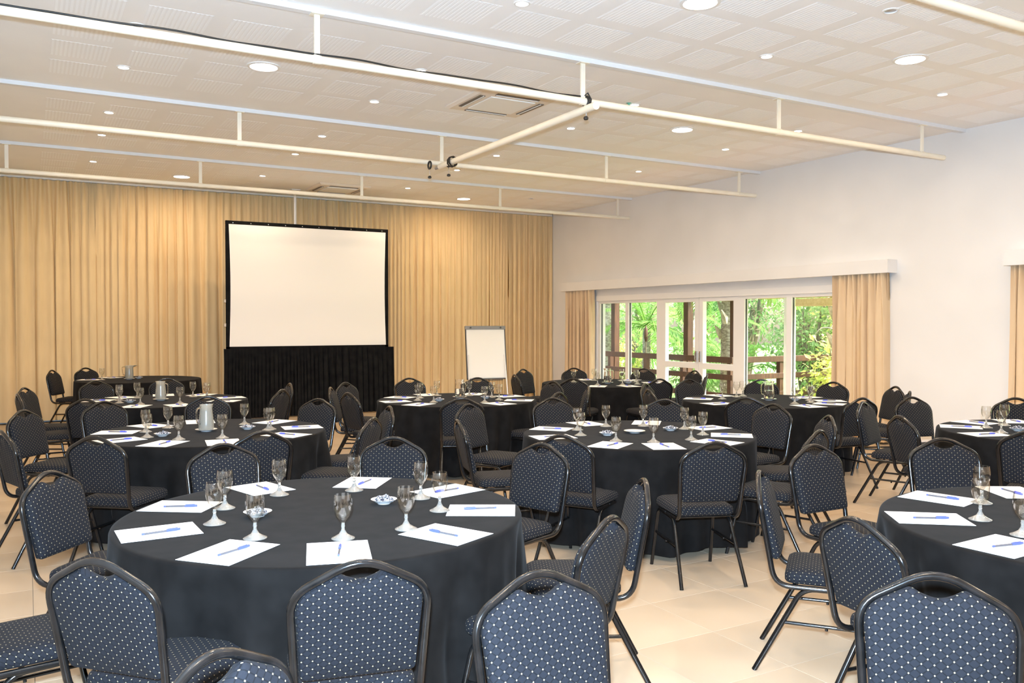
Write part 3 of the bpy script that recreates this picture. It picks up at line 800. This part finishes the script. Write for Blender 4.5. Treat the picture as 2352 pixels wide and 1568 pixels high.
# ------------------------------------------------------------------ tables and cloths
TABLES = [
 ('T1', 1.18, 3.79, 'front-left table'), ('T2', 1.27, 7.09, 'second table on the left'), ('T3', 4.16, 5.29, 'middle table'), ('T4', 4.0, 1.87, 'table cut by the right edge'),
 ('T5', 4.23, 8.66, 'table before the flip chart'), ('T6', 1.33, 10.19, 'third table on the left'), ('T7', 1.5, 14.2, 'far-left table by the curtain'),
 ('T8', 7.25, 10.0, 'far table by the leftmost panes'), ('T9', 7.15, 6.84, 'table before the glass doors'), ('T10', 7.14, 3.68, 'table by the white wall'),

]
CHAIRS = [
 ('T0', 1.264, 1.757, -182.902, "ten o'clock", 'facing us'), ('T0', 0.516, 1.638, -148.977, 'half-past eight', 'facing us'), ('T0', 2.02, 1.274, -226.657, 'half-past eleven', 'facing us'),
 ('T1', 0.424, 3.098, -47.545, "seven o'clock", 'back to us'), ('T1', 0.95, 2.781, -12.837, "six o'clock", 'back to us'), ('T1', 1.715, 2.849, 29.609, 'half-past four', 'facing left'),
 ('T1', 2.178, 3.254, 61.778, 'half-past three', 'facing left'), ('T1', 1.823, 4.744, -213.986, 'half-past twelve', 'facing us'), ('T1', 1.047, 4.923, -173.307, "eleven o'clock", 'facing us'),
 ('T1', 0.343, 4.477, -129.377, 'half-past nine', 'facing right'), ('T1', 2.366, 4.209, -250.542, "two o'clock", 'facing us'), ('T1', 0.031, 3.604, -80.789, "eight o'clock", 'facing right'),
 ('T2', 0.58, 6.267, -39.986, "seven o'clock", 'back to us'), ('T2', 1.335, 6.067, 3.637, 'half-past five', 'back to us'), ('T2', 0.231, 7.894, -127.739, "ten o'clock", 'facing right'),
 ('T2', 0.164, 6.741, -72.506, "eight o'clock", 'facing right'), ('T2', 0.738, 8.336, -156.891, "eleven o'clock", 'facing us'), ('T2', 1.494, 8.436, -189.446, "twelve o'clock", 'facing us'),
 ('T2', 2.14, 7.73, -233.676, 'half-past one', 'facing us'), ('T2', 2.042, 6.362, 46.702, "four o'clock", 'facing left'), ('T2', 2.394, 6.95, 82.878, "three o'clock", 'facing left'),
 ('T3', 3.281, 4.763, -59.065, 'half-past six', 'back to us'), ('T3', 3.736, 4.165, -20.663, 'half-past five', 'back to us'), ('T3', 4.343, 6.575, -188.121, "eleven o'clock", 'facing us'),
 ('T3', 4.991, 6.033, -228.2, 'half-past twelve', 'facing us'), ('T3', 3.102, 5.59, -105.815, 'half-past eight', 'facing right'), ('T3', 3.557, 6.455, -152.626, "ten o'clock", 'facing right'),
 ('T3', 5.437, 5.376, -266.136, 'half-past one', 'facing us'), ('T3', 4.522, 4.249, 19.167, "four o'clock", 'facing left'), ('T3', 5.144, 4.689, 58.572, "three o'clock", 'facing left'),
 ('T4', 4.034, 3.144, -181.536, "ten o'clock", 'facing us'), ('T4', 3.304, 2.725, -140.858, 'half-past eight', 'facing right'), ('T4', 2.988, 2.033, -99.154, "seven o'clock", 'back to us'),
 ('T4', 4.778, 2.991, -214.761, "eleven o'clock", 'facing us'), ('T5', 4.327, 9.996, -184.159, 'half-past eleven', 'facing us'), ('T5', 4.975, 9.694, -215.773, 'half-past twelve', 'facing us'),
 ('T5', 3.774, 7.643, -24.153, "six o'clock", 'back to us'), ('T5', 3.216, 8.512, -81.699, "eight o'clock", 'facing right'), ('T5', 3.542, 9.671, -145.778, "ten o'clock", 'facing right'),
 ('T5', 3.257, 9.133, -115.916, "nine o'clock", 'facing right'), ('T5', 5.302, 8.785, -263.344, "two o'clock", 'facing left'), ('T5', 4.66, 7.73, 24.82, 'half-past four', 'facing left'),
 ('T5', 5.221, 8.068, 59.155, "three o'clock", 'facing left'), ('T6', 2.396, 10.145, 87.578, "three o'clock", 'facing left'), ('T6', 2.153, 9.454, 48.198, "four o'clock", 'facing left'),
 ('T6', 1.535, 11.539, -188.655, "twelve o'clock", 'facing us'), ('T6', 0.858, 11.471, -159.756, "eleven o'clock", 'facing us'), ('T6', 0.671, 9.252, -35.113, "seven o'clock", 'back to us'),
 ('T6', 0.266, 10.754, -117.909, 'half-past nine', 'facing right'), ('T6', 0.246, 10.039, -82.044, 'half-past eight', 'facing right'), ('T7', 0.631, 14.639, -116.822, 'half-past nine', 'facing right'),
 ('T7', 0.999, 14.97, -146.956, 'half-past ten', 'facing us'), ('T8', 7.517, 10.99, -195.111, 'half-past eleven', 'facing us'), ('T8', 8.165, 10.463, -243.161, "one o'clock", 'facing us'),
 ('T8', 6.434, 9.38, -52.766, 'half-past six', 'back to us'), ('T8', 6.84, 11.111, -159.723, "ten o'clock", 'facing right'), ('T8', 6.25, 10.223, -102.571, "eight o'clock", 'facing right'),
 ('T8', 7.125, 8.898, -6.48, "five o'clock", 'back to us'), ('T8', 8.47, 9.852, 83.082, "two o'clock", 'facing left'), ('T8', 8.036, 9.208, 44.759, 'half-past three', 'facing left'),
 ('T9', 6.333, 6.221, -52.87, "six o'clock", 'back to us'), ('T9', 7.927, 7.614, -225.082, "twelve o'clock", 'facing us'), ('T9', 8.234, 7.008, -261.167, "one o'clock", 'facing us'),
 ('T9', 7.306, 7.983, -187.752, 'half-past ten', 'facing us'), ('T9', 7.026, 5.756, -6.548, 'half-past four', 'back to us'), ('T9', 8.276, 6.35, 66.491, "two o'clock", 'facing left'),
 ('T9', 7.886, 5.958, 39.842, "three o'clock", 'facing left'), ('T9', 6.179, 7.167, -108.626, "eight o'clock", 'facing right'), ('T9', 6.595, 7.738, -148.295, 'half-past nine', 'facing right'),
 ('T10', 6.747, 4.83, -161.133, 'half-past nine', 'facing right'), ('T10', 6.205, 4.1, -114.217, 'half-past seven', 'facing right'), ('T10', 7.415, 4.922, -192.472, 'half-past ten', 'facing us'),
 ('T10', 8.02, 4.467, -228.185, 'half-past eleven', 'facing us'), ('T10', 6.17, 3.322, -69.738, "six o'clock", 'back to us'),
]
PAPERS = [
 ('T1', 0.466, 3.762, 1.416, 6.169, -0.02, 'half-past eight'), ('T1', 0.657, 3.302, 41.011, -9.891, -0.016, "seven o'clock"), ('T1', 1.014, 3.095, 73.413, -4.324, -0.004, "six o'clock"),
 ('T1', 1.483, 3.142, 115.418, -2.263, 0.007, 'half-past four'), ('T1', 1.816, 3.462, 149.783, 10.587, -0.019, 'half-past three'), ('T1', 1.876, 3.952, -165.16, -2.315, 0.002, "two o'clock"),
 ('T1', 1.576, 4.385, -127.223, -8.453, 0.012, 'half-past twelve'), ('T1', 1.053, 4.494, -75.099, -5.224, 0.008, "eleven o'clock"), ('T1', 0.624, 4.239, -35.134, 11.049, -0.017, 'half-past nine'),
 ('T2', 0.61, 7.365, -23.288, -13.274, 0.002, 'half-past nine'), ('T2', 0.59, 6.869, 17.38, -2.23, -0.007, "eight o'clock"), ('T2', 0.843, 6.516, 50.401, 3.34, -0.008, "seven o'clock"),
 ('T2', 0.896, 7.699, -60.759, 3.392, 0.001, 'half-past ten'), ('T2', 1.313, 7.804, -97.082, 0.38, -0.013, "twelve o'clock"), ('T2', 1.876, 7.469, -145.142, 9.911, -0.0, 'half-past one'),
 ('T2', 1.974, 6.966, 173.467, -11.77, 0.0, "three o'clock"), ('T2', 1.735, 6.546, 126.17, -2.013, -0.016, 'half-past four'), ('T2', 1.231, 6.376, 83.125, 2.709, -0.011, "six o'clock"),
 ('T3', 3.718, 5.852, -51.354, 5.828, -0.008, 'half-past nine'), ('T3', 3.458, 5.427, -10.928, 11.003, 0.016, "eight o'clock"), ('T3', 3.582, 4.869, 32.341, -8.197, -0.018, 'half-past six'),
 ('T3', 4.171, 6.005, -91.478, -13.163, -0.002, "eleven o'clock"), ('T3', 4.659, 5.802, -132.777, -6.202, 0.007, "twelve o'clock"), ('T3', 4.875, 5.27, 179.273, -13.329, 0.002, "two o'clock"),
 ('T3', 4.704, 4.826, 137.15, -2.377, -0.009, "three o'clock"), ('T3', 4.34, 4.598, 106.55, -1.667, -0.014, "four o'clock"), ('T3', 3.873, 4.635, 66.754, 7.849, -0.008, 'half-past five'),
 ('T4', 3.901, 2.578, -77.38, 1.323, 0.019, 'half-past nine'), ('T4', 3.459, 2.337, -38.657, 5.536, -0.011, "eight o'clock"), ('T4', 3.286, 1.9, 2.35, -13.826, -0.01, "seven o'clock"),
 ('T4', 4.369, 2.483, -121.705, 7.823, -0.012, "eleven o'clock"), ('T5', 3.763, 9.201, -52.007, 10.381, -0.012, "ten o'clock"), ('T5', 3.521, 8.749, -2.932, -0.324, 0.004, 'half-past eight'),
 ('T5', 3.608, 8.307, 32.216, 0.516, -0.008, "seven o'clock"), ('T5', 4.181, 9.373, -89.21, -11.739, 0.01, "eleven o'clock"), ('T5', 4.712, 9.188, -133.006, -9.567, 0.015, 'half-past twelve'),
 ('T5', 4.943, 8.711, -178.205, -2.401, -0.008, "two o'clock"), ('T5', 4.777, 8.2, 141.238, 2.235, 0.004, 'half-past three'), ('T5', 4.393, 7.964, 100.808, -6.029, -0.01, 'half-past four'),
 ('T6', 0.665, 10.452, -17.592, -4.705, 0.013, 'half-past nine'), ('T6', 0.691, 10.51, -31.188, -10.986, 0.004, "ten o'clock"), ('T6', 0.959, 10.801, -58.407, -2.273, -0.007, 'half-past ten'),
 ('T6', 0.971, 9.572, 61.04, -1.732, 0.009, "seven o'clock"), ('T6', 1.418, 10.9, -96.913, 2.208, 0.006, "twelve o'clock"), ('T6', 1.387, 9.477, 99.492, 8.956, -0.003, 'half-past five'),
 ('T6', 2.044, 10.157, 181.104, 9.065, -0.018, "three o'clock"), ('T6', 1.896, 9.753, 144.527, 8.461, 0.009, "four o'clock"), ('T6', 1.822, 10.709, -131.337, 1.146, -0.015, "one o'clock"),
 ('T7', 0.832, 14.409, -21.606, 7.838, -0.002, 'half-past nine'), ('T7', 1.153, 14.808, -58.046, 13.384, 0.002, "eleven o'clock"), ('T8', 7.394, 10.7, -97.876, 13.119, 0.015, "eleven o'clock"),
 ('T8', 6.761, 9.479, 47.115, -7.484, -0.02, "six o'clock"), ('T8', 7.914, 10.265, -158.961, -2.734, 0.001, "one o'clock"), ('T8', 7.152, 9.292, 81.896, 1.55, 0.002, "five o'clock"),
 ('T8', 7.877, 9.656, 153.844, 5.946, 0.005, "three o'clock"), ('T9', 6.648, 7.349, -50.258, 0.052, -0.0, "nine o'clock"), ('T9', 6.436, 6.811, -1.343, -10.021, -0.011, 'half-past seven'),
 ('T9', 7.162, 7.555, -91.789, -7.053, -0.017, 'half-past ten'), ('T9', 7.054, 6.132, 80.701, -9.33, 0.015, 'half-past four'), ('T9', 7.444, 6.188, 118.77, -12.915, 0.008, 'half-past three'),
 ('T9', 7.737, 6.431, 145.877, 11.144, 0.007, 'half-past two'), ('T9', 7.864, 6.87, -177.149, 5.668, -0.005, 'half-past one'), ('T10', 7.144, 4.395, -87.58, -13.419, 0.005, "ten o'clock"),
 ('T10', 6.748, 4.278, -54.231, -0.042, -0.011, "nine o'clock"), ('T10', 6.457, 3.893, -20.312, 7.295, -0.013, 'half-past seven'), ('T10', 7.519, 4.287, -126.082, 5.19, 0.018, "eleven o'clock"),

]
GLASSES = [
 ('T1', 0.695, 3.798, 'half-past eight'), ('T1', 0.795, 4.091, 'half-past nine'), ('T1', 1.096, 4.276, "eleven o'clock"), ('T1', 0.789, 3.462, "seven o'clock"),
 ('T1', 1.46, 4.197, 'half-past twelve'), ('T1', 1.68, 3.847, "two o'clock"), ('T1', 1.645, 3.55, 'half-past three'), ('T1', 1.375, 3.302, 'half-past four'),
 ('T1', 1.095, 3.283, 'half-past five'), ('T2', 0.813, 7.276, 'half-past nine'), ('T2', 0.782, 6.919, "eight o'clock"), ('T2', 1.005, 7.47, 'half-past ten'),
 ('T2', 0.972, 6.678, "seven o'clock"), ('T2', 1.269, 6.604, 'half-past five'), ('T2', 1.603, 7.393, 'half-past one'), ('T2', 1.684, 6.915, 'half-past three'),
 ('T2', 1.714, 6.953, "three o'clock"), ('T3', 3.853, 5.679, 'half-past nine'), ('T3', 3.688, 5.393, "eight o'clock"), ('T3', 4.196, 5.763, "eleven o'clock"),
 ('T3', 3.735, 5.005, 'half-past six'), ('T3', 4.478, 5.622, "twelve o'clock"), ('T3', 3.936, 4.822, 'half-past five'), ('T3', 4.648, 5.302, 'half-past one'),
 ('T3', 4.257, 4.781, 'half-past four'), ('T3', 4.534, 4.96, "three o'clock"), ('T4', 3.973, 2.409, 'half-past nine'), ('T4', 3.633, 2.208, 'half-past eight'),
 ('T4', 3.51, 1.956, "seven o'clock"), ('T5', 3.777, 8.727, 'half-past eight'), ('T5', 3.92, 8.987, 'half-past nine'), ('T5', 3.838, 8.434, "seven o'clock"),
 ('T5', 4.225, 9.19, "eleven o'clock"), ('T5', 4.558, 9.0, 'half-past twelve'), ('T5', 4.307, 8.137, "five o'clock"), ('T5', 4.68, 8.665, "two o'clock"),
 ('T5', 4.595, 8.334, 'half-past three'), ('T6', 0.891, 10.376, 'half-past nine'), ('T6', 0.862, 10.036, "eight o'clock"), ('T6', 1.098, 10.612, "eleven o'clock"),
 ('T6', 1.041, 9.764, "seven o'clock"), ('T6', 1.42, 9.658, 'half-past five'), ('T6', 1.684, 10.468, 'half-past one'), ('T6', 1.778, 10.152, "three o'clock"),
 ('T6', 1.813, 10.296, 'half-past two'), ('T7', 0.985, 14.241, "nine o'clock"), ('T8', 7.377, 10.432, 'half-past eleven'), ('T8', 6.87, 9.633, 'half-past six'),
 ('T8', 7.676, 10.146, "one o'clock"), ('T8', 7.174, 9.465, "five o'clock"), ('T8', 7.713, 9.851, 'half-past two'), ('T8', 7.462, 9.503, "four o'clock"),
 ('T8', 6.932, 10.318, 'half-past nine'), ('T9', 6.85, 7.176, "nine o'clock"), ('T9', 7.183, 7.294, 'half-past ten'), ('T9', 7.335, 7.347, "eleven o'clock"),
 ('T9', 7.115, 6.367, 'half-past four'), ('T9', 7.567, 6.561, 'half-past two'), ('T9', 7.382, 6.38, 'half-past three'), ('T10', 6.862, 4.13, "nine o'clock"),
 ('T10', 7.148, 4.146, "ten o'clock"), ('T10', 6.649, 3.88, 'half-past seven'),
]
DISHES = [
 ('T1', 0.891, 3.856, 'left'), ('T1', 1.479, 3.826, 'right'), ('T2', 0.895, 6.95, 'left'), ('T2', 1.555, 7.063, 'right'), ('T3', 3.874, 5.301, 'left'),
 ('T3', 4.49, 5.288, 'right'), ('T5', 3.958, 8.56, 'left'), ('T5', 4.563, 8.593, 'right'), ('T6', 0.971, 10.087, ''), ('T7', 1.509, 14.321, ''), ('T8', 7.487, 9.743, ''),
 ('T9', 7.45, 6.657, ''), ('T10', 6.888, 3.886, ''),
]
SAUCERS = [
 ('T2', 1.24, 7.097, 1), ('T6', 1.296, 10.174, 1), ('T7', 1.359, 14.171, 1), ('T8', 7.203, 9.854, 1), ('T5', 4.33, 8.792, 1), ('T9', 7.213, 6.824, 1),
 ('T3', 4.154, 5.323, 0),
]

TOPZ = .752
def table(i, key, x, y, name):
    r = empty('round_table', (x, y, 0))
    MB().lathe([(.86,.71),(.885,.712),(.89,.722),(.885,.742),(.86,.744)], 40, cap0=True, cap1=True).build('tabletop', M['wood'], r, 40)
    for k in range(4):
        a_ = pi/4+k*pi/2
        MB().tube([(.45*cos(a_),.45*sin(a_),.71),(.52*cos(a_),.52*sin(a_),0)], .016, 8).build('leg', M['steel'], r, 40)
    tag(r, 'round banquet table hidden under black cloth: the %s' % name, 'table', 'round banquet tables')
    rn = random.Random(100+i); R = .897; N = 200
    waves = [(rn.randint(11,14), rn.uniform(.5,.8)), (rn.randint(17,22), rn.uniform(.4,.6)), (rn.randint(27,34), rn.uniform(.25,.4)), (rn.randint(3,6), rn.uniform(.2,.4))]
    ph = [rn.uniform(0,6.28) for _ in waves]
    def wave(t): 
        s_ = sum(a_*sin(n_*t+p_) for (n_, a_), p_ in zip(waves, ph))
        return math.copysign(abs(s_)**1.25, s_)
    rings = []
    for rr in (.0005, .3, .6, .80, .875): rings.append([(rr*cos(2*pi*k/N), rr*sin(2*pi*k/N), TOPZ-.002) for k in range(N)])
    for rr, dz in ((.888,.0005),(.8955,.004),(.899,.012)): rings.append([(rr*cos(2*pi*k/N), rr*sin(2*pi*k/N), TOPZ-.002-dz) for k in range(N)])
    for q in range(1, 13):
        t = q/12; z = TOPZ-.016 - t*(TOPZ-.016-.045)
        ring = []
        for k in range(N):
            th = 2*pi*k/N
            amp = .050*min(1, t*1.7)**.9
            rr = .900 + .008*t + amp*wave(th+.05*sin(3*t+i))
            ring.append((rr*cos(th), rr*sin(th), z + .012*t*t*sin(7*th+ph[0])))
        rings.append(ring)
    rings = rings
    c = MB().loft(rings, False, False)
    c.f = [tuple(reversed(f)) for f in c.f]
    o = c.build('tablecloth', M['black'], None, 70)
    o.location = (x, y, 0)
    tag(o, 'black cloth draped to the floor over the %s' % name, 'tablecloth', 'black round tablecloths')
TN = {}
for i, (k, x, y, n) in enumerate(TABLES):
    TN[k] = n
    table(i, k, x, y, n)
TN['T0'] = 'foremost table below the frame'

# ------------------------------------------------------------------ chairs
EY, EZ = -.2272, .9739
def bp(x, s, d): return (x, -.235+EY*s+EZ*d, .45+EZ*s-EY*d)
def round_poly(pts, rads, n=5):
    P = [Vector((p[0], p[1], 0)) for p in pts]; out = []
    for i in range(len(P)):
        a_ = P[i-1]-P[i]; b_ = P[(i+1) % len(P)]-P[i]; r_ = rads[i]
        if r_ <= 0: out.append(P[i]); continue
        A = P[i]+a_.normalized()*min(r_, a_.length*.49); B = P[i]+b_.normalized()*min(r_, b_.length*.49)
        for k in range(n+1):
            t = k/n; out.append(A*(1-t)**2+P[i]*2*t*(1-t)+B*t*t)
    return [(p.x, p.y) for p in out]
def pad(outline, levels, place, uvf, cen):
    """domed cushion: rings of the outline shrunk towards cen, lifted by level"""
    mb = MB(); n = len(outline); rings = []
    es = [0]*len(levels); es[-1] = levels[-1][0]          # cloth stretches round the rim: unrolled scale of each ring
    for i in reversed(range(len(levels)-1)):
        es[i] = es[i+1] + hypot((levels[i][0]-levels[i+1][0]), (levels[i][1]-levels[i+1][1])/.19)
    def uvw(w):
        i, j = w//n, w % n
        return uvf(cen[0]+(outline[j][0]-cen[0])*es[i], cen[1]+(outline[j][1]-cen[1])*es[i], 0)
    for sc, d in levels:
        rings.append([(cen[0]+(x-cen[0])*sc, cen[1]+(y-cen[1])*sc, d) for x, y in outline])
    b0 = 0
    for r_ in rings: mb.v += [place(*p) for p in r_]
    for i in range(len(rings)-1):
        for j in range(n):
            k = (j+1) % n
            q = (i*n+j, i*n+k, (i+1)*n+k, (i+1)*n+j)
            mb.uv[len(mb.f)] = [uvw(w) for w in q]
            mb.f.append(q)
    q = tuple((len(rings)-1)*n+j for j in range(n))
    mb.uv[len(mb.f)] = [uvw(w) for w in q]; mb.f.append(q)
    q0 = tuple(reversed(range(n))); mb.uv[len(mb.f)] = [uvw(w) for w in q0]; mb.f.append(q0)
    return mb
def make_chair():
    r = empty('banquet_chair')
    so = round_poly([(-.192,-.205),(.192,-.205),(.208,.215),(-.208,.215)], [.05,.05,.10,.10], 6)
    pad(so, [(.97,.418),(1,.426),(1.0,.448),(.975,.463),(.90,.474),(.72,.481),(.40,.484)], lambda x, y, z: (x, y, z), lambda x, y, z: (x, y), (0,0)).build('seat', M['fabric'], r, 60)
    ol = round_poly([(-.180,.068),(.180,.068),(.197,.352),(.070,.417),(.045,.400),(0,.386),(-.045,.400),(-.070,.417),(-.197,.352)], [.02,.02,.055,.012,.03,.04,.03,.012,.055], 6)
    cen = (0, .22)
    pad(ol, [(.985,-.004),(1.005,.004),(1.012,.014),(.99,.024),(.94,.031),(.80,.036),(.5,.038)], lambda x, s, d: bp(x, s, d), lambda x, s, d: (x, s), cen).build('backrest_pad', M['fabric'], r, 60)
    pb = pad(ol, [(.985,-.004),(.985,-.011),(.965,-.0135),(.5,-.0145)], lambda x, s, d: bp(x, s, d), lambda x, s, d: (x+.31, s), cen)
    pb.f = [tuple(reversed(f)) for f in pb.f]; pb.uv = {k: list(reversed(v)) for k, v in pb.uv.items()}
    pb.build('back_panel', M['fabric'], r, 60)
    half = [(.187,.05,.402), (.190,-.247,.402), bp(.212,.356,0), bp(0,.470,0)]
    path = fillet([half[0], half[1], half[2], half[3], (-half[2][0],*half[2][1:]), (-half[1][0],*half[1][1:]), (-half[0][0],*half[0][1:])], [0,.075,.065,.085,.065,.075,0], 7)
    MB().tube(path, .0128, 10).build('back_frame', M['frame'], r, 60)
    for sx in (-1, 1):
        fl_ = fillet([(sx*.19,-.01,.402),(sx*.19,.145,.402),(sx*.206,.235,0)], .06, 6)
        MB().tube(fl_, .0122, 8).build('leg', M['frame'], r, 60)
        rl = fillet([(sx*.176,.03,.396),(sx*.182,-.125,.396),(sx*.206,-.335,0)], .06, 6)
        MB().tube(rl, .0122, 8).build('leg', M['frame'], r, 60)
        MB().tube([(sx*.196,.180,.235),(sx*.192,-.21,.235)], .0085, 8).lathe([(.001,-.012),(.007,-.010),(.007,0)], 8, (sx*.194,-.02,.228)).build('stretcher', M['frame'], r, 60)
    for yy in (.13, -.16): MB().tube([(-.19,yy,.404),(.19,yy,.404)], .010, 8).build('seat_support', M['frame'], r, 60)
    return r
chair0 = make_chair(); index_children(chair0)
for i, (k, x, y, yaw, clk, view) in enumerate(CHAIRS):
    o = chair0 if i == 0 else copy_tree(chair0)
    o.location = (x, y, 0); o.rotation_euler = (0, 0, radians(yaw))
    if k == 'T0':
        lab = ['dotted navy chair facing the camera at bottom centre, cut by the frame', 'dotted navy chair at the bottom left, only its crown showing', 'dotted navy chair facing the camera at the bottom right corner'][i]
    else:
        lab = "dotted chair at %s of the %s, %s" % (clk, TN[k], view)
    tag(o, lab, 'chair', 'dotted banquet chairs')

# ------------------------------------------------------------------ table settings
Z0 = TOPZ
pv = []; pf = []
NX, NY = 6, 4
pmb = MB()
for zz in (0, .0012):
    for j in range(NY+1):
        for i in range(NX+1):
            pv.append((-.155+.31*i/NX, -.1175+.235*j/NY, zz))
n_ = (NX+1)*(NY+1)
for j in range(NY):
    for i in range(NX):
        q = j*(NX+1)+i
        pf.append((n_+q, n_+q+1, n_+q+NX+2, n_+q+NX+1)); pf.append((q, q+NX+1, q+NX+2, q+1))
edge = [i for i in range(NX+1)]+[(j+1)*(NX+1)-1+0 for j in range(1, NY+1)]+[NY*(NX+1)+i for i in reversed(range(NX))]+[j*(NX+1) for j in reversed(range(1, NY))]
for a_, b_ in zip(edge, edge[1:]+edge[:1]): pf.append((a_, b_, b_+n_, a_+n_))
paper_mesh = MB().add(pv, pf).mesh('paper_sheet', M['paper'])
pen0 = empty('ballpoint_pen')
MB().tube([(-.072,0,.0045),(.025,0,.0045)], .0040, 6).build('barrel', M['penclear'], pen0, 60)
MB().tube([(.018,0,.0055),(.055,0,.0055),(.073,0,.0055)], [.0058,.0058,.0046], 8).cbox(.022,.062,-.0018,.0018,.009,.0125,.0006).build('cap', M['penblue'], pen0, 50)
MB().tube([(-.079,0,.0045),(-.070,0,.0045)], .0042, 6).build('end_plug', M['penblue'], pen0, 60)
index_children(pen0)
for i, (k, x, y, a, da, off, clk) in enumerate(PAPERS):
    o = link('paper_sheet', paper_mesh, None, (x, y, Z0), radians(a))
    tag(o, "white sheet of paper at %s on the %s" % (clk, TN[k]), 'paper', 'paper sheets at the place settings')
    p = pen0 if i == 0 else copy_tree(pen0)
    ca, sa = cos(radians(a)), sin(radians(a))
    p.location = (x - sa*off + ca*.01, y + ca*off + sa*.01, Z0+.0013); p.rotation_euler = (0, 0, radians(a+da))
    tag(p, "blue-capped pen on the sheet at %s on the %s" % (clk, TN[k]), 'pen', 'pens on the paper sheets')
# stemmed water glass
outer = [(.0465,0),(.0475,.002),(.046,.004),(.034,.009),(.016,.020),(.0075,.036),(.0062,.046),(.0085,.051),(.0066,.056),(.0072,.064),(.014,.075),(.026,.091),(.034,.110),(.0375,.130),(.0372,.150),(.0350,.168),(.0330,.178)]
inner = [(.0318,.178),(.0336,.166),(.0358,.148),(.0360,.130),(.0325,.111),(.0245,.094),(.012,.080),(.003,.074),(.0003,.073)]
cut = 9
foot_m = MB().lathe(outer[:cut+1], 22, cap0=True, cap1=True).mesh('foot', M['foot'], 50)
bowl_m = MB().lathe(outer[cut:]+inner, 22, cap0=True, cap1=True).mesh('bowl', M['goblet'], 50)
for i, (k, x, y, clk) in enumerate(GLASSES):
    o = empty('water_glass', (x, y, Z0), i*.7)
    link('bowl', bowl_m, o); link('foot', foot_m, o)
    tag(o, "stemmed water glass at %s on the %s" % (clk, TN[k]), 'glass', 'stemmed water glasses')
# candy dishes
dish_m = MB().lathe([(.030,0),(.032,.004),(.045,.010),(.060,.021),(.0625,.0225),(.059,.0225),(.044,.013),(.030,.008),(.0004,.007)], 28, cap0=True).mesh('candy_dish', M['china'], 50)
for i, (k, x, y, side) in enumerate(DISHES):
    o = link('candy_dish', dish_m, None, (x, y, Z0))
    tag(o, '%ssmall white candy dish on the %s' % (side+'-hand ' if side else '', TN[k]), 'dish', 'candy dishes')
    rn = random.Random(300+i); mb = MB()
    for q in range(34):
        a_ = rn.uniform(0, 6.28); rr = .046*sqrt(rn.random()); z = .018+.026*(1-rr/.05)*rn.random()
        c_ = Vector((rr*cos(a_), rr*sin(a_), z)); t_ = rn.uniform(0, 3.14); d = Vector((cos(t_), sin(t_), rn.uniform(-.4,.4)))
        mb.tube([c_-d*.013, c_-d*.007, c_, c_+d*.007, c_+d*.013], [.0055,.003,.0062,.003,.0055], 6)
    p = mb.build('wrapped_candies', M['candy'], None); p.location = (x, y, Z0)
    tag(p, 'silver wrapped candies heaped in the %sdish on the %s' % (side+'-hand ' if side else '', TN[k]), 'candy', 'candy heaps', 'stuff')
# saucers and jugs
sauc = MB().lathe([(.040,0),(.042,.004),(.060,.009),(.082,.016),(.0845,.0175),(.081,.018),(.060,.0125),(.040,.008),(.0004,.0075)], 32, cap0=True).mesh('saucer', M['china'], 50)
jo = [(.050,0),(.056,.004),(.060,.018),(.059,.05),(.054,.10),(.049,.15),(.0475,.175),(.049,.180),(.0485,.200),(.0495,.205)]
ji = [(.0475,.205),(.0465,.195),(.046,.18),(.0465,.15),(.0515,.10),(.0565,.05),(.0565,.018),(.050,.010),(.0003,.009)]
def jug_mesh(tall=1.0, flare=0):
    f = lambda P: [(r_+flare*(z/.2), z*tall) for r_, z in P]
    mb = MB().lathe(f(jo)+f(ji), 26, cap0=True, cap1=True)
    # pouring lip: pull the rim out on one side
    mb.v = [(x+ (.018*max(0, (z/tall-.185)/.02)*max(0, x/.05)**6 if x > 0 else 0), y, z) for x, y, z in mb.v]
    return mb
for i, (k, x, y, jug) in enumerate(SAUCERS):
    o = link('saucer', sauc, None, (x, y, Z0))
    tag(o, 'white saucer %s the %s' % ('under the water jug on' if jug else 'standing empty near the centre of', TN[k]), 'saucer', 'white saucers')
    if not jug: continue
    r = empty('water_jug', (x, y, Z0+.0085), [.5, 2.4, 0, 2.2, 1.9, -.35][i % 6])
    fl = .012 if k == 'T7' else 0
    cold = k in ('T2', 'T6', 'T7')
    jug_mesh(1.0, fl).build('body', M['frost'] if cold else M['jug'], r, 50)
    wl = .165 if cold else .10
    MB().lathe([(.0003,.0095),(.049,.0105),(.0558,.019),(.0558,.05),(.0508,.10),(.0475,.14) if cold else (.0508,.10),(.046+fl*.5,wl) if cold else (.0505,wl+.001),(.0003,wl+.001)], 24).build('water', M['frost'] if cold else M['glass'], r, 40)
    hp = fillet([(-.050-fl*.8,0,.185),(-.092-fl,0,.18),(-.090,0,.065),(-.056,0,.055)], .035, 5)
    MB().tube(hp, .006, 8).build('handle', M['jug'], r, 60)
    tag(r, '%s water jug on the %s' % ('misted' if cold else 'clear glass', TN[k]), 'jug', 'glass water jugs')
